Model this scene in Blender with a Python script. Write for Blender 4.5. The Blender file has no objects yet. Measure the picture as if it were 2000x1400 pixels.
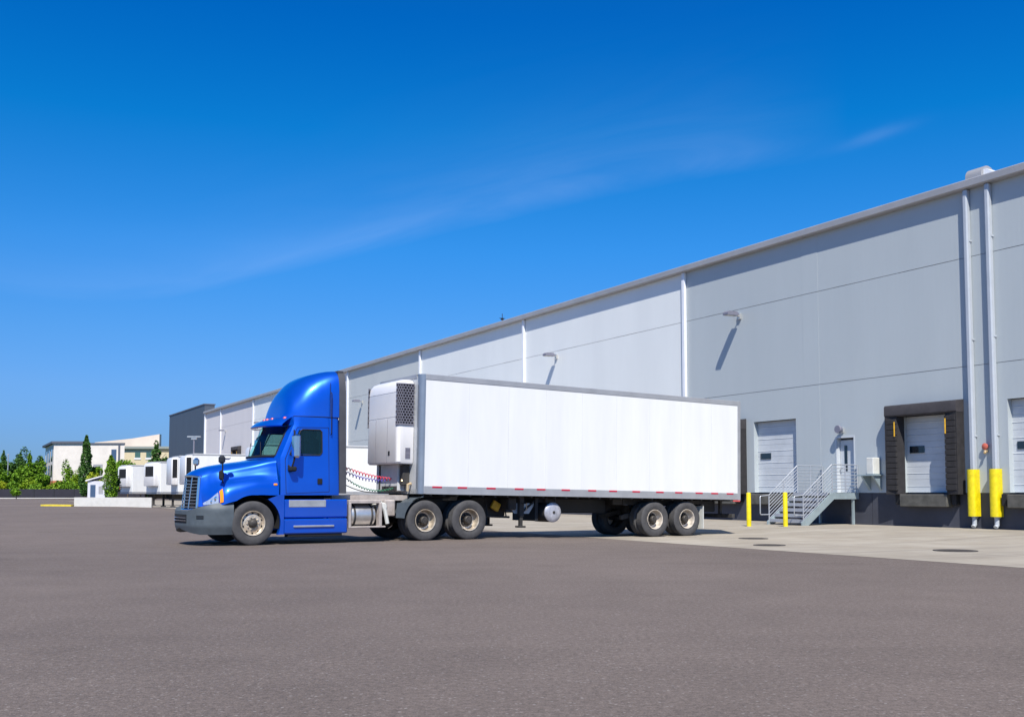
import bpy, math, random
import numpy as np
from mathutils import Vector, Matrix

random.seed(7)
C = bpy.context.scene.collection
R = math.radians

# ------------------------------------------------------------------ camera
cam_d = bpy.data.cameras.new("camera")
cam = bpy.data.objects.new("camera", cam_d)
C.objects.link(cam)
bpy.context.scene.camera = cam
cam.location = (0, 0, 1.23)
cam.rotation_euler = (R(90 + 3.7), 0, 0)
cam_d.sensor_width = 36
cam_d.lens = 36.0
cam_d.shift_y = 0.0658
cam_d.clip_start = 0.1
cam_d.clip_end = 5000

# ------------------------------------------------------------------ sky
w = bpy.data.worlds.new("World")
bpy.context.scene.world = w
w.use_nodes = True
NT = w.node_tree
NT.nodes.clear()
wo = NT.nodes.new("ShaderNodeOutputWorld")
bg = NT.nodes.new("ShaderNodeBackground")
sky = NT.nodes.new("ShaderNodeTexSky")
sky.sky_type = 'NISHITA'
sky.sun_disc = False
sky.sun_elevation = R(52)
sky.sun_rotation = R(180)
sky.air_density = 1.0
sky.dust_density = 0.6
sky.ozone_density = 2.0
bg.inputs[1].default_value = 0.11


def wn(kind, **kw):
    n = NT.nodes.new(kind)
    for k, v in kw.items():
        setattr(n, k, v)
    return n


def wmath(op, a, b=None, c=None):
    n = NT.nodes.new("ShaderNodeMath")
    n.operation = op
    for i, v in enumerate((a, b, c)):
        if v is None:
            continue
        if isinstance(v, (int, float)):
            n.inputs[i].default_value = v
        else:
            NT.links.new(v, n.inputs[i])
    return n.outputs[0]


tc = wn("ShaderNodeTexCoord")
sep = wn("ShaderNodeSeparateXYZ")
NT.links.new(tc.outputs['Generated'], sep.inputs[0])
# clear-weather tint of the sky by elevation (deep, polarised blue overhead)
ramp = wn("ShaderNodeValToRGB")
cr = ramp.color_ramp
SKY_TINT = [(0.0, (0.22, 0.38, 0.78)), (0.053, (0.223, 0.408, 0.81)), (0.097, (0.243, 0.464, 0.85)), (0.145, (0.205, 0.50, 0.89)),
            (0.229, (0.115, 0.545, 1.0)), (0.335, (0.012, 0.525, 1.0)), (0.43, (0.0, 0.43, 1.0)), (0.8, (0.10, 0.40, 0.80))]
while len(cr.elements) < len(SKY_TINT):
    cr.elements.new(0.5)
for e, (p, c) in zip(cr.elements, SKY_TINT):
    e.position = p
    e.color = (*c, 1)
NT.links.new(sep.outputs['Z'], ramp.inputs[0])
mul = wn("ShaderNodeMix", data_type='RGBA', blend_type='MULTIPLY')
mul.inputs[0].default_value = 1.0
NT.links.new(sky.outputs[0], mul.inputs[6])
NT.links.new(ramp.outputs[0], mul.inputs[7])
# a thin wisp of cirrus high up across the sky
ysafe = wmath('MAXIMUM', sep.outputs['Y'], 0.05)
ca = wmath('DIVIDE', sep.outputs['X'], ysafe)
cb = wmath('DIVIDE', sep.outputs['Z'], ysafe)
line = 0.9298
for k_ in (-0.1524, -0.1714, 0.23, 0.2804):      # Horner form of the wisp's lower edge
    line = wmath('ADD', wmath('MULTIPLY', ca, line), k_)
dd = wmath('SUBTRACT', cb, line)
comb = wn("ShaderNodeCombineXYZ")
NT.links.new(ca, comb.inputs[0])
NT.links.new(wmath('MULTIPLY', dd, 5.0), comb.inputs[1])
nz = wn("ShaderNodeTexNoise")
nz.inputs['Scale'].default_value = 3.2
nz.inputs['Detail'].default_value = 6
nz.inputs['Roughness'].default_value = 0.58
nz.inputs['Distortion'].default_value = 0.6
NT.links.new(comb.outputs[0], nz.inputs['Vector'])
dj = wmath('ADD', dd, wmath('MULTIPLY', wmath('SUBTRACT', nz.outputs['Fac'], 0.5), 0.022))
# sharper lower edge, soft fade above
lo = wmath('SMOOTH_MIN', 1.0, wmath('MAXIMUM', wmath('DIVIDE', wmath('ADD', dj, 0.010), 0.020), 0.0), 0.2)
hi = wmath('EXPONENT', wmath('MULTIPLY', wmath('MAXIMUM', dj, 0.0), -26.0))
env = wmath('MULTIPLY', lo, hi)
xf = wmath('MULTIPLY', wmath('SMOOTH_MIN', 1.0, wmath('MAXIMUM', wmath('DIVIDE', wmath('SUBTRACT', 0.335, ca), 0.14), 0.0), 0.1),
           wmath('SMOOTH_MIN', 1.0, wmath('MAXIMUM', wmath('DIVIDE', wmath('ADD', ca, 0.72), 0.75), 0.0), 0.1))
nn = wmath('MULTIPLY', wmath('MAXIMUM', wmath('SUBTRACT', nz.outputs['Fac'], 0.25), 0.0), 1.9)
cl = wmath('MULTIPLY', wmath('MULTIPLY', wmath('MULTIPLY', env, xf), nn), 0.21)
# the small separate wisp near the right end
w2 = wmath('SUBTRACT', wmath('SUBTRACT', cb, 0.344), wmath('MULTIPLY', wmath('SUBTRACT', ca, 0.334), 0.33))
w2 = wmath('ADD', w2, wmath('MULTIPLY', wmath('SUBTRACT', nz.outputs['Fac'], 0.5), 0.02))
w2 = wmath('EXPONENT', wmath('MULTIPLY', wmath('MULTIPLY', w2, w2), -30000.0))
w3 = wmath('SUBTRACT', ca, 0.362)
w3 = wmath('EXPONENT', wmath('MULTIPLY', wmath('MULTIPLY', w3, w3), -900.0))
cl = wmath('ADD', cl, wmath('MULTIPLY', wmath('MULTIPLY', w2, w3), 0.05))
cl = wmath('MINIMUM', cl, 0.5)
mixc = wn("ShaderNodeMix", data_type='RGBA')
NT.links.new(cl, mixc.inputs[0])
NT.links.new(mul.outputs[2], mixc.inputs[6])
mixc.inputs[7].default_value = (5.2, 6.2, 8.5, 1)
NT.links.new(mixc.outputs[2], bg.inputs[0])
NT.links.new(bg.outputs[0], wo.inputs[0])

# ------------------------------------------------------------------ sun
sd = bpy.data.lights.new("sun", 'SUN')
sd.energy = 4.8
sd.angle = R(0.5)
sd.color = (1.0, 0.95, 0.86)
so = bpy.data.objects.new("sun", sd)
so.location = (0, -20, 40)
so.rotation_euler = (R(90 - 52), 0, 0)   # light travels towards +Y and down, 52 degrees high
C.objects.link(so)

sc = bpy.context.scene
sc.view_settings.view_transform = 'Standard'
sc.view_settings.look = 'None'
sc.view_settings.gamma = 1
sc.view_settings.exposure = 0.45
sc.render.engine = 'CYCLES'
sc.cycles.max_bounces = 8
sc.cycles.transparent_max_bounces = 12
try:
    sc.cycles.use_denoising = True
except Exception:
    pass


# ------------------------------------------------------------------ materials
def mat(name, col, rough=0.6, metal=0.0, coat=0.0, var=0.0, vscale=3.0, bump=0.0, bscale=60.0,
        var2=None, stretch=None, spec=0.5, extra=None):
    m = bpy.data.materials.new(name)
    m.use_nodes = True
    nt = m.node_tree
    b = nt.nodes['Principled BSDF']
    b.inputs['Roughness'].default_value = rough
    b.inputs['Metallic'].default_value = metal
    b.inputs['Coat Weight'].default_value = coat
    b.inputs['Coat Roughness'].default_value = 0.06
    b.inputs['Specular IOR Level'].default_value = spec
    b.inputs['Base Color'].default_value = (*col, 1)
    t = nt.nodes.new("ShaderNodeTexCoord")
    vec = t.outputs['Object']
    if stretch:
        mp = nt.nodes.new("ShaderNodeMapping")
        mp.inputs['Scale'].default_value = stretch
        nt.links.new(vec, mp.inputs[0])
        vec = mp.outputs[0]
    if var > 0:
        n = nt.nodes.new("ShaderNodeTexNoise")
        n.inputs['Scale'].default_value = vscale
        n.inputs['Detail'].default_value = 7
        n.inputs['Roughness'].default_value = 0.62
        nt.links.new(vec, n.inputs['Vector'])
        mr = nt.nodes.new("ShaderNodeMapRange")
        mr.inputs[1].default_value = 0.3
        mr.inputs[2].default_value = 0.7
        nt.links.new(n.outputs['Fac'], mr.inputs[0])
        mx = nt.nodes.new("ShaderNodeMix")
        mx.data_type = 'RGBA'
        c2 = var2 or tuple(max(0, c * (1 - var)) for c in col)
        c1 = col if var2 else tuple(min(1, c * (1 + var * 0.6)) for c in col)
        mx.inputs[6].default_value = (*c2, 1)
        mx.inputs[7].default_value = (*c1, 1)
        nt.links.new(mr.outputs[0], mx.inputs[0])
        nt.links.new(mx.outputs[2], b.inputs['Base Color'])
        rr = nt.nodes.new("ShaderNodeMapRange")
        rr.inputs[3].default_value = max(0.02, rough - 0.08)
        rr.inputs[4].default_value = min(1, rough + 0.1)
        nt.links.new(n.outputs['Fac'], rr.inputs[0])
        nt.links.new(rr.outputs[0], b.inputs['Roughness'])
    if bump > 0:
        n2 = nt.nodes.new("ShaderNodeTexNoise")
        n2.inputs['Scale'].default_value = bscale
        n2.inputs['Detail'].default_value = 4
        nt.links.new(vec, n2.inputs['Vector'])
        bp = nt.nodes.new("ShaderNodeBump")
        bp.inputs['Strength'].default_value = bump
        bp.inputs['Distance'].default_value = 0.02
        nt.links.new(n2.outputs['Fac'], bp.inputs['Height'])
        nt.links.new(bp.outputs[0], b.inputs['Normal'])
    return m


def glass_mat(name, tint, a=0.55):
    m = bpy.data.materials.new(name)
    m.use_nodes = True
    nt = m.node_tree
    b = nt.nodes['Principled BSDF']
    out = nt.nodes['Material Output']
    b.inputs['Base Color'].default_value = (0.01, 0.03, 0.03, 1)
    b.inputs['Roughness'].default_value = 0.03
    b.inputs['Coat Weight'].default_value = 1
    tr = nt.nodes.new("ShaderNodeBsdfTransparent")
    tr.inputs[0].default_value = (*tint, 1)
    mx = nt.nodes.new("ShaderNodeMixShader")
    mx.inputs[0].default_value = a
    nt.links.new(tr.outputs[0], mx.inputs[1])
    nt.links.new(b.outputs[0], mx.inputs[2])
    nt.links.new(mx.outputs[0], out.inputs[0])
    return m


def wall_mat(name, col, rib=0.0):
    """insulated metal wall panel: fine vertical ribs, faint streaking"""
    m = mat(name, col, 0.5, var=0.045, vscale=0.45, stretch=(1, 1, 0.2))
    nt = m.node_tree
    b = nt.nodes['Principled BSDF']
    t = nt.nodes.new("ShaderNodeTexCoord")
    wv = nt.nodes.new("ShaderNodeTexWave")
    wv.wave_type = 'BANDS'
    wv.bands_direction = 'X'
    wv.inputs['Scale'].default_value = 1.6
    wv.inputs['Distortion'].default_value = 0
    nt.links.new(t.outputs['Object'], wv.inputs['Vector'])
    bp = nt.nodes.new("ShaderNodeBump")
    bp.inputs['Strength'].default_value = 0.06
    bp.inputs['Distance'].default_value = 0.01
    nt.links.new(wv.outputs['Fac'], bp.inputs['Height'])
    nt.links.new(bp.outputs[0], b.inputs['Normal'])
    return m


M = {}
M['blue'] = mat('blue_paint', (0.0, 0.092, 0.60), 0.34, metal=0.5, coat=1.0, var=0.06, vscale=1.4)
M['bumper'] = mat('grey_plastic', (0.075, 0.092, 0.105), 0.55, var=0.2, vscale=5)
M['darkplastic'] = mat('dark_plastic', (0.018, 0.019, 0.022), 0.5, var=0.2, vscale=6)
M['extender'] = mat('dark_grey_rubber', (0.055, 0.055, 0.062), 0.55, var=0.2, vscale=3)
M['black'] = mat('black_metal', (0.014, 0.015, 0.018), 0.55, var=0.35, vscale=5)
M['grime'] = mat('chassis_grime', (0.045, 0.042, 0.04), 0.8, var=0.5, vscale=4)
M['steelgrey'] = mat('galvanised_steel', (0.40, 0.43, 0.46), 0.45, metal=0.35, var=0.18, vscale=4)
M['chrome'] = mat('chrome', (0.78, 0.78, 0.8), 0.16, metal=1.0)
M['alu'] = mat('brushed_aluminium', (0.66, 0.64, 0.60), 0.34, metal=0.75, var=0.16, vscale=5)
M['deck'] = mat('dusty_deck_plate', (0.42, 0.37, 0.34), 0.7, metal=0.1, var=0.3, vscale=5)
M['rail'] = mat('trailer_rail_aluminium', (0.38, 0.385, 0.40), 0.45, metal=0.35, var=0.12, vscale=2)
M['rim'] = mat('rim_metal', (0.68, 0.58, 0.45), 0.38, metal=0.5, var=0.4, vscale=8)
M['rimwhite'] = mat('painted_white_rim', (0.60, 0.53, 0.45), 0.5, metal=0.1, var=0.4, vscale=8)
M['hub'] = mat('dirty_hub', (0.07, 0.062, 0.055), 0.6, metal=0.3, var=0.5, vscale=14)
M['tyre'] = mat('tyre_rubber', (0.062, 0.060, 0.062), 0.82, var=0.3, vscale=7, bump=0.3, bscale=40)
M['endcap'] = mat('dull_aluminium_cap', (0.50, 0.50, 0.54), 0.4, metal=0.4, var=0.3, vscale=7)
M['white'] = mat('white_trailer_skin', (0.72, 0.72, 0.71), 0.36, coat=0.2, var=0.06, vscale=1.1, stretch=(1.8, 1, 0.22), bump=0.12, bscale=1.3)
M['reefer'] = mat('white_gelcoat', (0.76, 0.74, 0.73), 0.35, coat=0.3, var=0.05, vscale=2)
M['frontwall'] = mat('trailer_front_wall', (0.52, 0.53, 0.54), 0.5, var=0.2, vscale=2)
M['corner'] = mat('corner_post_aluminium', (0.30, 0.335, 0.38), 0.35, metal=0.6, var=0.1, vscale=2)
M['grillegrey'] = mat('grille_plastic', (0.16, 0.155, 0.19), 0.5)
M['void'] = mat('dark_void', (0.006, 0.007, 0.010), 0.9)
M['red'] = mat('red_reflector', (0.48, 0.02, 0.05), 0.35)
M['marker'] = mat('red_marker_lens', (0.6, 0.10, 0.10), 0.25)
M['amber'] = mat('amber_lens', (0.95, 0.30, 0.01), 0.2)
M['lens'] = mat('clear_lens', (0.72, 0.74, 0.82), 0.12, metal=0.55, coat=1, var=0.3, vscale=16)
M['ws'] = glass_mat('windshield_glass', (0.66, 1.0, 0.94), 0.10)
M['sideglass'] = glass_mat('side_window_glass', (0.30, 0.46, 0.45), 0.40)
M['interior'] = mat('cab_interior', (0.42, 0.50, 0.47), 0.8, var=0.3, vscale=5)
M['seat'] = mat('seat_fabric', (0.10, 0.11, 0.12), 0.85, var=0.3, vscale=8)
M['sunlitcurtain'] = mat('pale_interior_trim', (0.42, 0.47, 0.45), 0.8, var=0.25, vscale=3)
M['hosered'] = mat('red_hose', (0.62, 0.05, 0.09), 0.45)
M['hoseblue'] = mat('blue_hose', (0.12, 0.10, 0.42), 0.45)
M['hosegreen'] = mat('green_hose', (0.03, 0.16, 0.08), 0.5)
M['hoseblack'] = mat('black_hose', (0.02, 0.02, 0.02), 0.5)
M['orangeyellow'] = mat('yellow_tag_paint', (0.75, 0.42, 0.03), 0.5, var=0.2, vscale=8)
M['yellow'] = mat('yellow_paint', (0.74, 0.60, 0.004), 0.45, coat=0.15, var=0.2, vscale=6)
M['yellowkerb'] = mat('yellow_kerb_paint', (0.80, 0.62, 0.05), 0.7, var=0.2, vscale=2)
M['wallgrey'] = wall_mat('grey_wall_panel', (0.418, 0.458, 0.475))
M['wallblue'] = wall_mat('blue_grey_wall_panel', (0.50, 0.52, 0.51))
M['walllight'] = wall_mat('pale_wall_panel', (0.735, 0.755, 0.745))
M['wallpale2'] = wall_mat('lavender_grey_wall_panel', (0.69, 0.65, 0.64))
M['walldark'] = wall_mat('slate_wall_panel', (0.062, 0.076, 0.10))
M['joint'] = mat('panel_joint', (0.36, 0.36, 0.38), 0.7)
M['base'] = mat('painted_concrete_base', (0.052, 0.056, 0.075), 0.75, var=0.22, vscale=1.2)
M['fascia'] = mat('metal_fascia', (0.36, 0.355, 0.36), 0.45, metal=0.2, var=0.1, vscale=1)
M['roof'] = mat('roof_membrane', (0.5, 0.5, 0.5), 0.8, var=0.1, vscale=0.5)
M['pipe'] = mat('painted_downspout', (0.44, 0.47, 0.51), 0.38, metal=0.1, var=0.06, vscale=2)
M['trim'] = mat('white_trim', (0.74, 0.76, 0.80), 0.45, var=0.06, vscale=2)
M['door'] = mat('dock_door_paint', (0.52, 0.55, 0.58), 0.45, var=0.1, vscale=1.5)
M['doorwin'] = mat('dark_window_pane', (0.012, 0.02, 0.028), 0.1, coat=1)
M['seal'] = mat('dock_seal_foam', (0.024, 0.022, 0.024), 0.85, var=0.4, vscale=5, bump=0.4, bscale=15)
M['sealtop'] = mat('dock_seal_header', (0.042, 0.038, 0.042), 0.8, var=0.3, vscale=4)
M['leveler'] = mat('worn_dock_plate', (0.12, 0.115, 0.10), 0.7, metal=0.3, var=0.4, vscale=3)
M['rubber'] = mat('bumper_rubber', (0.012, 0.012, 0.014), 0.8)
M['stair'] = mat('galvanised_stair', (0.36, 0.44, 0.47), 0.42, metal=0.35, var=0.14, vscale=3)
M['handrail'] = mat('galvanised_rail', (0.40, 0.42, 0.46), 0.4, metal=0.35, var=0.12, vscale=3)
M['boxwhite'] = mat('off_white_enamel', (0.62, 0.62, 0.58), 0.5, var=0.1, vscale=4)
M['alarmred'] = mat('alarm_bell_red', (0.50, 0.12, 0.08), 0.4)
M['brass'] = mat('brass_fitting', (0.80, 0.60, 0.35), 0.35, metal=0.6)
M['lampgrey'] = mat('lamp_housing', (0.20, 0.20, 0.25), 0.5, metal=0.2)
M['drain'] = mat('cast_iron_grate', (0.055, 0.048, 0.045), 0.8, var=0.3, vscale=10)
M['stucco'] = mat('white_stucco', (0.70, 0.64, 0.58), 0.85, var=0.12, vscale=0.6)
M['stuccoshade'] = mat('grey_side_cladding', (0.30, 0.30, 0.32), 0.85, var=0.1, vscale=0.8)
M['brick'] = mat('orange_brick', (0.50, 0.17, 0.075), 0.85, var=0.3, vscale=3)
M['cream'] = mat('cream_stucco', (0.62, 0.52, 0.34), 0.85, var=0.1, vscale=0.6)
M['peach'] = mat('peach_stucco', (0.66, 0.56, 0.47), 0.85, var=0.08, vscale=0.5)
M['darkroof'] = mat('dark_roof_edge', (0.09, 0.10, 0.13), 0.7)
M['greyroof'] = mat('grey_green_roof_edge', (0.26, 0.28, 0.25), 0.7)
M['bluewin'] = mat('blue_tinted_pane', (0.05, 0.085, 0.16), 0.15, coat=1)
M['greenwin'] = mat('green_tinted_pane', (0.07, 0.15, 0.14), 0.15, coat=1)
M['bark'] = mat('bark', (0.10, 0.07, 0.045), 0.9, var=0.3, vscale=6)
M['fence'] = mat('dark_fence_panel', (0.020, 0.019, 0.030), 0.8, var=0.25, vscale=1)
M['concwhite'] = mat('pale_concrete', (0.62, 0.60, 0.56), 0.8, var=0.12, vscale=1.5)
M['shedwall'] = mat('white_shed_cladding', (0.56, 0.56, 0.62), 0.6, var=0.1, vscale=2)
M['shedroof'] = mat('white_shed_roof', (0.70, 0.69, 0.70), 0.6)
M['grass'] = mat('grass_ground', (0.07, 0.11, 0.02), 0.95, var=0.4, vscale=0.3)


def leaf_mat(name, c1, c2):
    m = bpy.data.materials.new(name)
    m.use_nodes = True
    nt = m.node_tree
    b = nt.nodes['Principled BSDF']
    b.inputs['Roughness'].default_value = 0.65
    b.inputs['Specular IOR Level'].default_value = 0.25
    g = nt.nodes.new("ShaderNodeNewGeometry")
    mx = nt.nodes.new("ShaderNodeMix")
    mx.data_type = 'RGBA'
    mx.inputs[6].default_value = (*c1, 1)
    mx.inputs[7].default_value = (*c2, 1)
    nt.links.new(g.outputs['Random Per Island'], mx.inputs[0])
    nt.links.new(mx.outputs[2], b.inputs['Base Color'])
    return m


LEAF = {
    'dark': leaf_mat('dark_conifer_foliage', (0.022, 0.075, 0.012), (0.08, 0.17, 0.03)),
    'mid': leaf_mat('mid_green_foliage', (0.055, 0.13, 0.006), (0.17, 0.31, 0.015)),
    'bright': leaf_mat('bright_green_foliage', (0.10, 0.18, 0.006), (0.24, 0.36, 0.015)),
    'lime': leaf_mat('yellow_green_foliage', (0.18, 0.24, 0.008), (0.36, 0.40, 0.02)),
}


def ground_mats():
    # weathered asphalt
    m = bpy.data.materials.new('weathered_asphalt')
    m.use_nodes = True
    nt = m.node_tree
    N = nt.nodes.new
    L = nt.links.new
    b = nt.nodes['Principled BSDF']
    b.inputs['Roughness'].default_value = 0.85
    b.inputs['Specular IOR Level'].default_value = 0.3
    g = N("ShaderNodeNewGeometry")

    def noise(scale, det=6, rough=0.6):
        n = N("ShaderNodeTexNoise")
        n.inputs['Scale'].default_value = scale
        n.inputs['Detail'].default_value = det
        n.inputs['Roughness'].default_value = rough
        L(g.outputs['Position'], n.inputs['Vector'])
        return n.outputs['Fac']

    def rng(v, a, b_, c, d):
        n = N("ShaderNodeMapRange")
        for i, x in enumerate((a, b_, c, d)):
            n.inputs[i + 1].default_value = x
        L(v, n.inputs[0])
        return n.outputs[0]

    def mul(a, b_):
        n = N("ShaderNodeMath")
        n.operation = 'MULTIPLY'
        for i, x in enumerate((a, b_)):
            if isinstance(x, float):
                n.inputs[i].default_value = x
            else:
                L(x, n.inputs[i])
        return n.outputs[0]

    big = rng(noise(0.09, 4), 0.35, 0.65, 0.86, 1.10)
    med = rng(noise(1.1, 6), 0.3, 0.7, 0.92, 1.07)
    fine = rng(noise(22.0, 3, 0.7), 0.3, 0.7, 0.70, 1.30)
    fin2 = rng(noise(75.0, 2, 0.7), 0.3, 0.7, 0.65, 1.35)
    mpt = N("ShaderNodeMapping")
    mpt.inputs['Rotation'].default_value = (0, 0, R(20))
    mpt.inputs['Scale'].default_value = (0.05, 0.9, 1)
    L(g.outputs['Position'], mpt.inputs[0])
    nt_ = N("ShaderNodeTexNoise")
    nt_.inputs['Scale'].default_value = 1.0
    nt_.inputs['Detail'].default_value = 5
    nt_.inputs['Distortion'].default_value = 0.4
    L(mpt.outputs[0], nt_.inputs['Vector'])
    trk = rng(nt_.outputs['Fac'], 0.52, 0.70, 1.01, 0.93)
    oil = rng(noise(0.45, 3, 0.4), 0.66, 0.74, 1.0, 0.84)
    v = mul(mul(mul(big, med), mul(trk, oil)), mul(fine, fin2))
    base = N("ShaderNodeMix")
    base.data_type = 'RGBA'
    base.blend_type = 'MULTIPLY'
    base.inputs[0].default_value = 1
    base.inputs[6].default_value = (0.147, 0.118, 0.102, 1)
    vc = N("ShaderNodeCombineColor")
    for i in range(3):
        L(v, vc.inputs[i])
    L(vc.outputs[0], base.inputs[7])
    # pale and dark stones
    vo = N("ShaderNodeTexVoronoi")
    vo.inputs['Scale'].default_value = 38
    L(g.outputs['Position'], vo.inputs['Vector'])
    sepc = N("ShaderNodeSeparateColor")
    L(vo.outputs['Color'], sepc.inputs[0])
    st = rng(sepc.outputs[0], 0.90, 0.93, 0.0, 0.5)
    near = rng(vo.outputs['Distance'], 0.30, 0.42, 1.0, 0.0)
    stn = mul(st, near)
    mx = N("ShaderNodeMix")
    mx.data_type = 'RGBA'
    L(stn, mx.inputs[0])
    L(base.outputs[2], mx.inputs[6])
    mx.inputs[7].default_value = (0.34, 0.31, 0.29, 1)
    L(mx.outputs[2], b.inputs['Base Color'])
    bp = N("ShaderNodeBump")
    bp.inputs['Strength'].default_value = 0.6
    bp.inputs['Distance'].default_value = 0.012
    L(fin2, bp.inputs['Height'])
    L(bp.outputs[0], b.inputs['Normal'])
    M['asphalt'] = m
    # concrete slab
    m = bpy.data.materials.new('concrete_apron')
    m.use_nodes = True
    nt = m.node_tree
    N = nt.nodes.new
    L = nt.links.new
    b = nt.nodes['Principled BSDF']
    b.inputs['Roughness'].default_value = 0.8
    g = N("ShaderNodeNewGeometry")
    mp = N("ShaderNodeMapping")
    mp.inputs['Rotation'].default_value = (0, 0, R(60.8))
    L(g.outputs['Position'], mp.inputs[0])
    n = N("ShaderNodeTexNoise")
    n.inputs['Scale'].default_value = 0.55
    n.inputs['Detail'].default_value = 8
    n.inputs['Roughness'].default_value = 0.65
    L(g.outputs['Position'], n.inputs['Vector'])
    mr = N("ShaderNodeMapRange")
    mr.inputs[1].default_value = 0.3
    mr.inputs[2].default_value = 0.72
    L(n.outputs['Fac'], mr.inputs[0])
    mx = N("ShaderNodeMix")
    mx.data_type = 'RGBA'
    mx.inputs[6].default_value = (0.262, 0.225, 0.175, 1)
    mx.inputs[7].default_value = (0.385, 0.345, 0.285, 1)
    L(mr.outputs[0], mx.inputs[0])
    # tyre-dirt streaks running towards the doors
    n2 = N("ShaderNodeTexNoise")
    n2.inputs['Scale'].default_value = 1.0
    n2.inputs['Detail'].default_value = 5
    mp2 = N("ShaderNodeMapping")
    mp2.inputs['Rotation'].default_value = (0, 0, R(60.8))
    mp2.inputs['Scale'].default_value = (1, 1, 1)
    L(g.outputs['Position'], mp2.inputs[0])
    mp3 = N("ShaderNodeMapping")
    mp3.inputs['Scale'].default_value = (1.6, 0.12, 1)
    L(mp2.outputs[0], mp3.inputs[0])
    L(mp3.outputs[0], n2.inputs['Vector'])
    mr2 = N("ShaderNodeMapRange")
    mr2.inputs[1].default_value = 0.45
    mr2.inputs[2].default_value = 0.75
    mr2.inputs[3].default_value = 0.0
    mr2.inputs[4].default_value = 0.55
    L(n2.outputs['Fac'], mr2.inputs[0])
    mxs = N("ShaderNodeMix")
    mxs.data_type = 'RGBA'
    L(mr2.outputs[0], mxs.inputs[0])
    L(mx.outputs[2], mxs.inputs[6])
    mxs.inputs[7].default_value = (0.19, 0.165, 0.135, 1)
    # slab joints
    br = N("ShaderNodeTexBrick")
    br.offset = 0
    br.inputs['Scale'].default_value = 1
    br.inputs['Mortar Size'].default_value = 0.012
    br.inputs['Mortar Smooth'].default_value = 0.3
    br.inputs['Brick Width'].default_value = 4.6
    br.inputs['Row Height'].default_value = 4.8
    L(mp.outputs[0], br.inputs['Vector'])
    mj = N("ShaderNodeMix")
    mj.data_type = 'RGBA'
    L(br.outputs['Fac'], mj.inputs[0])
    L(mxs.outputs[2], mj.inputs[6])
    mj.inputs[7].default_value = (0.08, 0.07, 0.065, 1)
    L(mj.outputs[2], b.inputs['Base Color'])
    n3 = N("ShaderNodeTexNoise")
    n3.inputs['Scale'].default_value = 60
    L(g.outputs['Position'], n3.inputs['Vector'])
    bp = N("ShaderNodeBump")
    bp.inputs['Strength'].default_value = 0.25
    bp.inputs['Distance'].default_value = 0.01
    L(n3.outputs['Fac'], bp.inputs['Height'])
    L(bp.outputs[0], b.inputs['Normal'])
    M['concrete'] = m


ground_mats()


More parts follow.
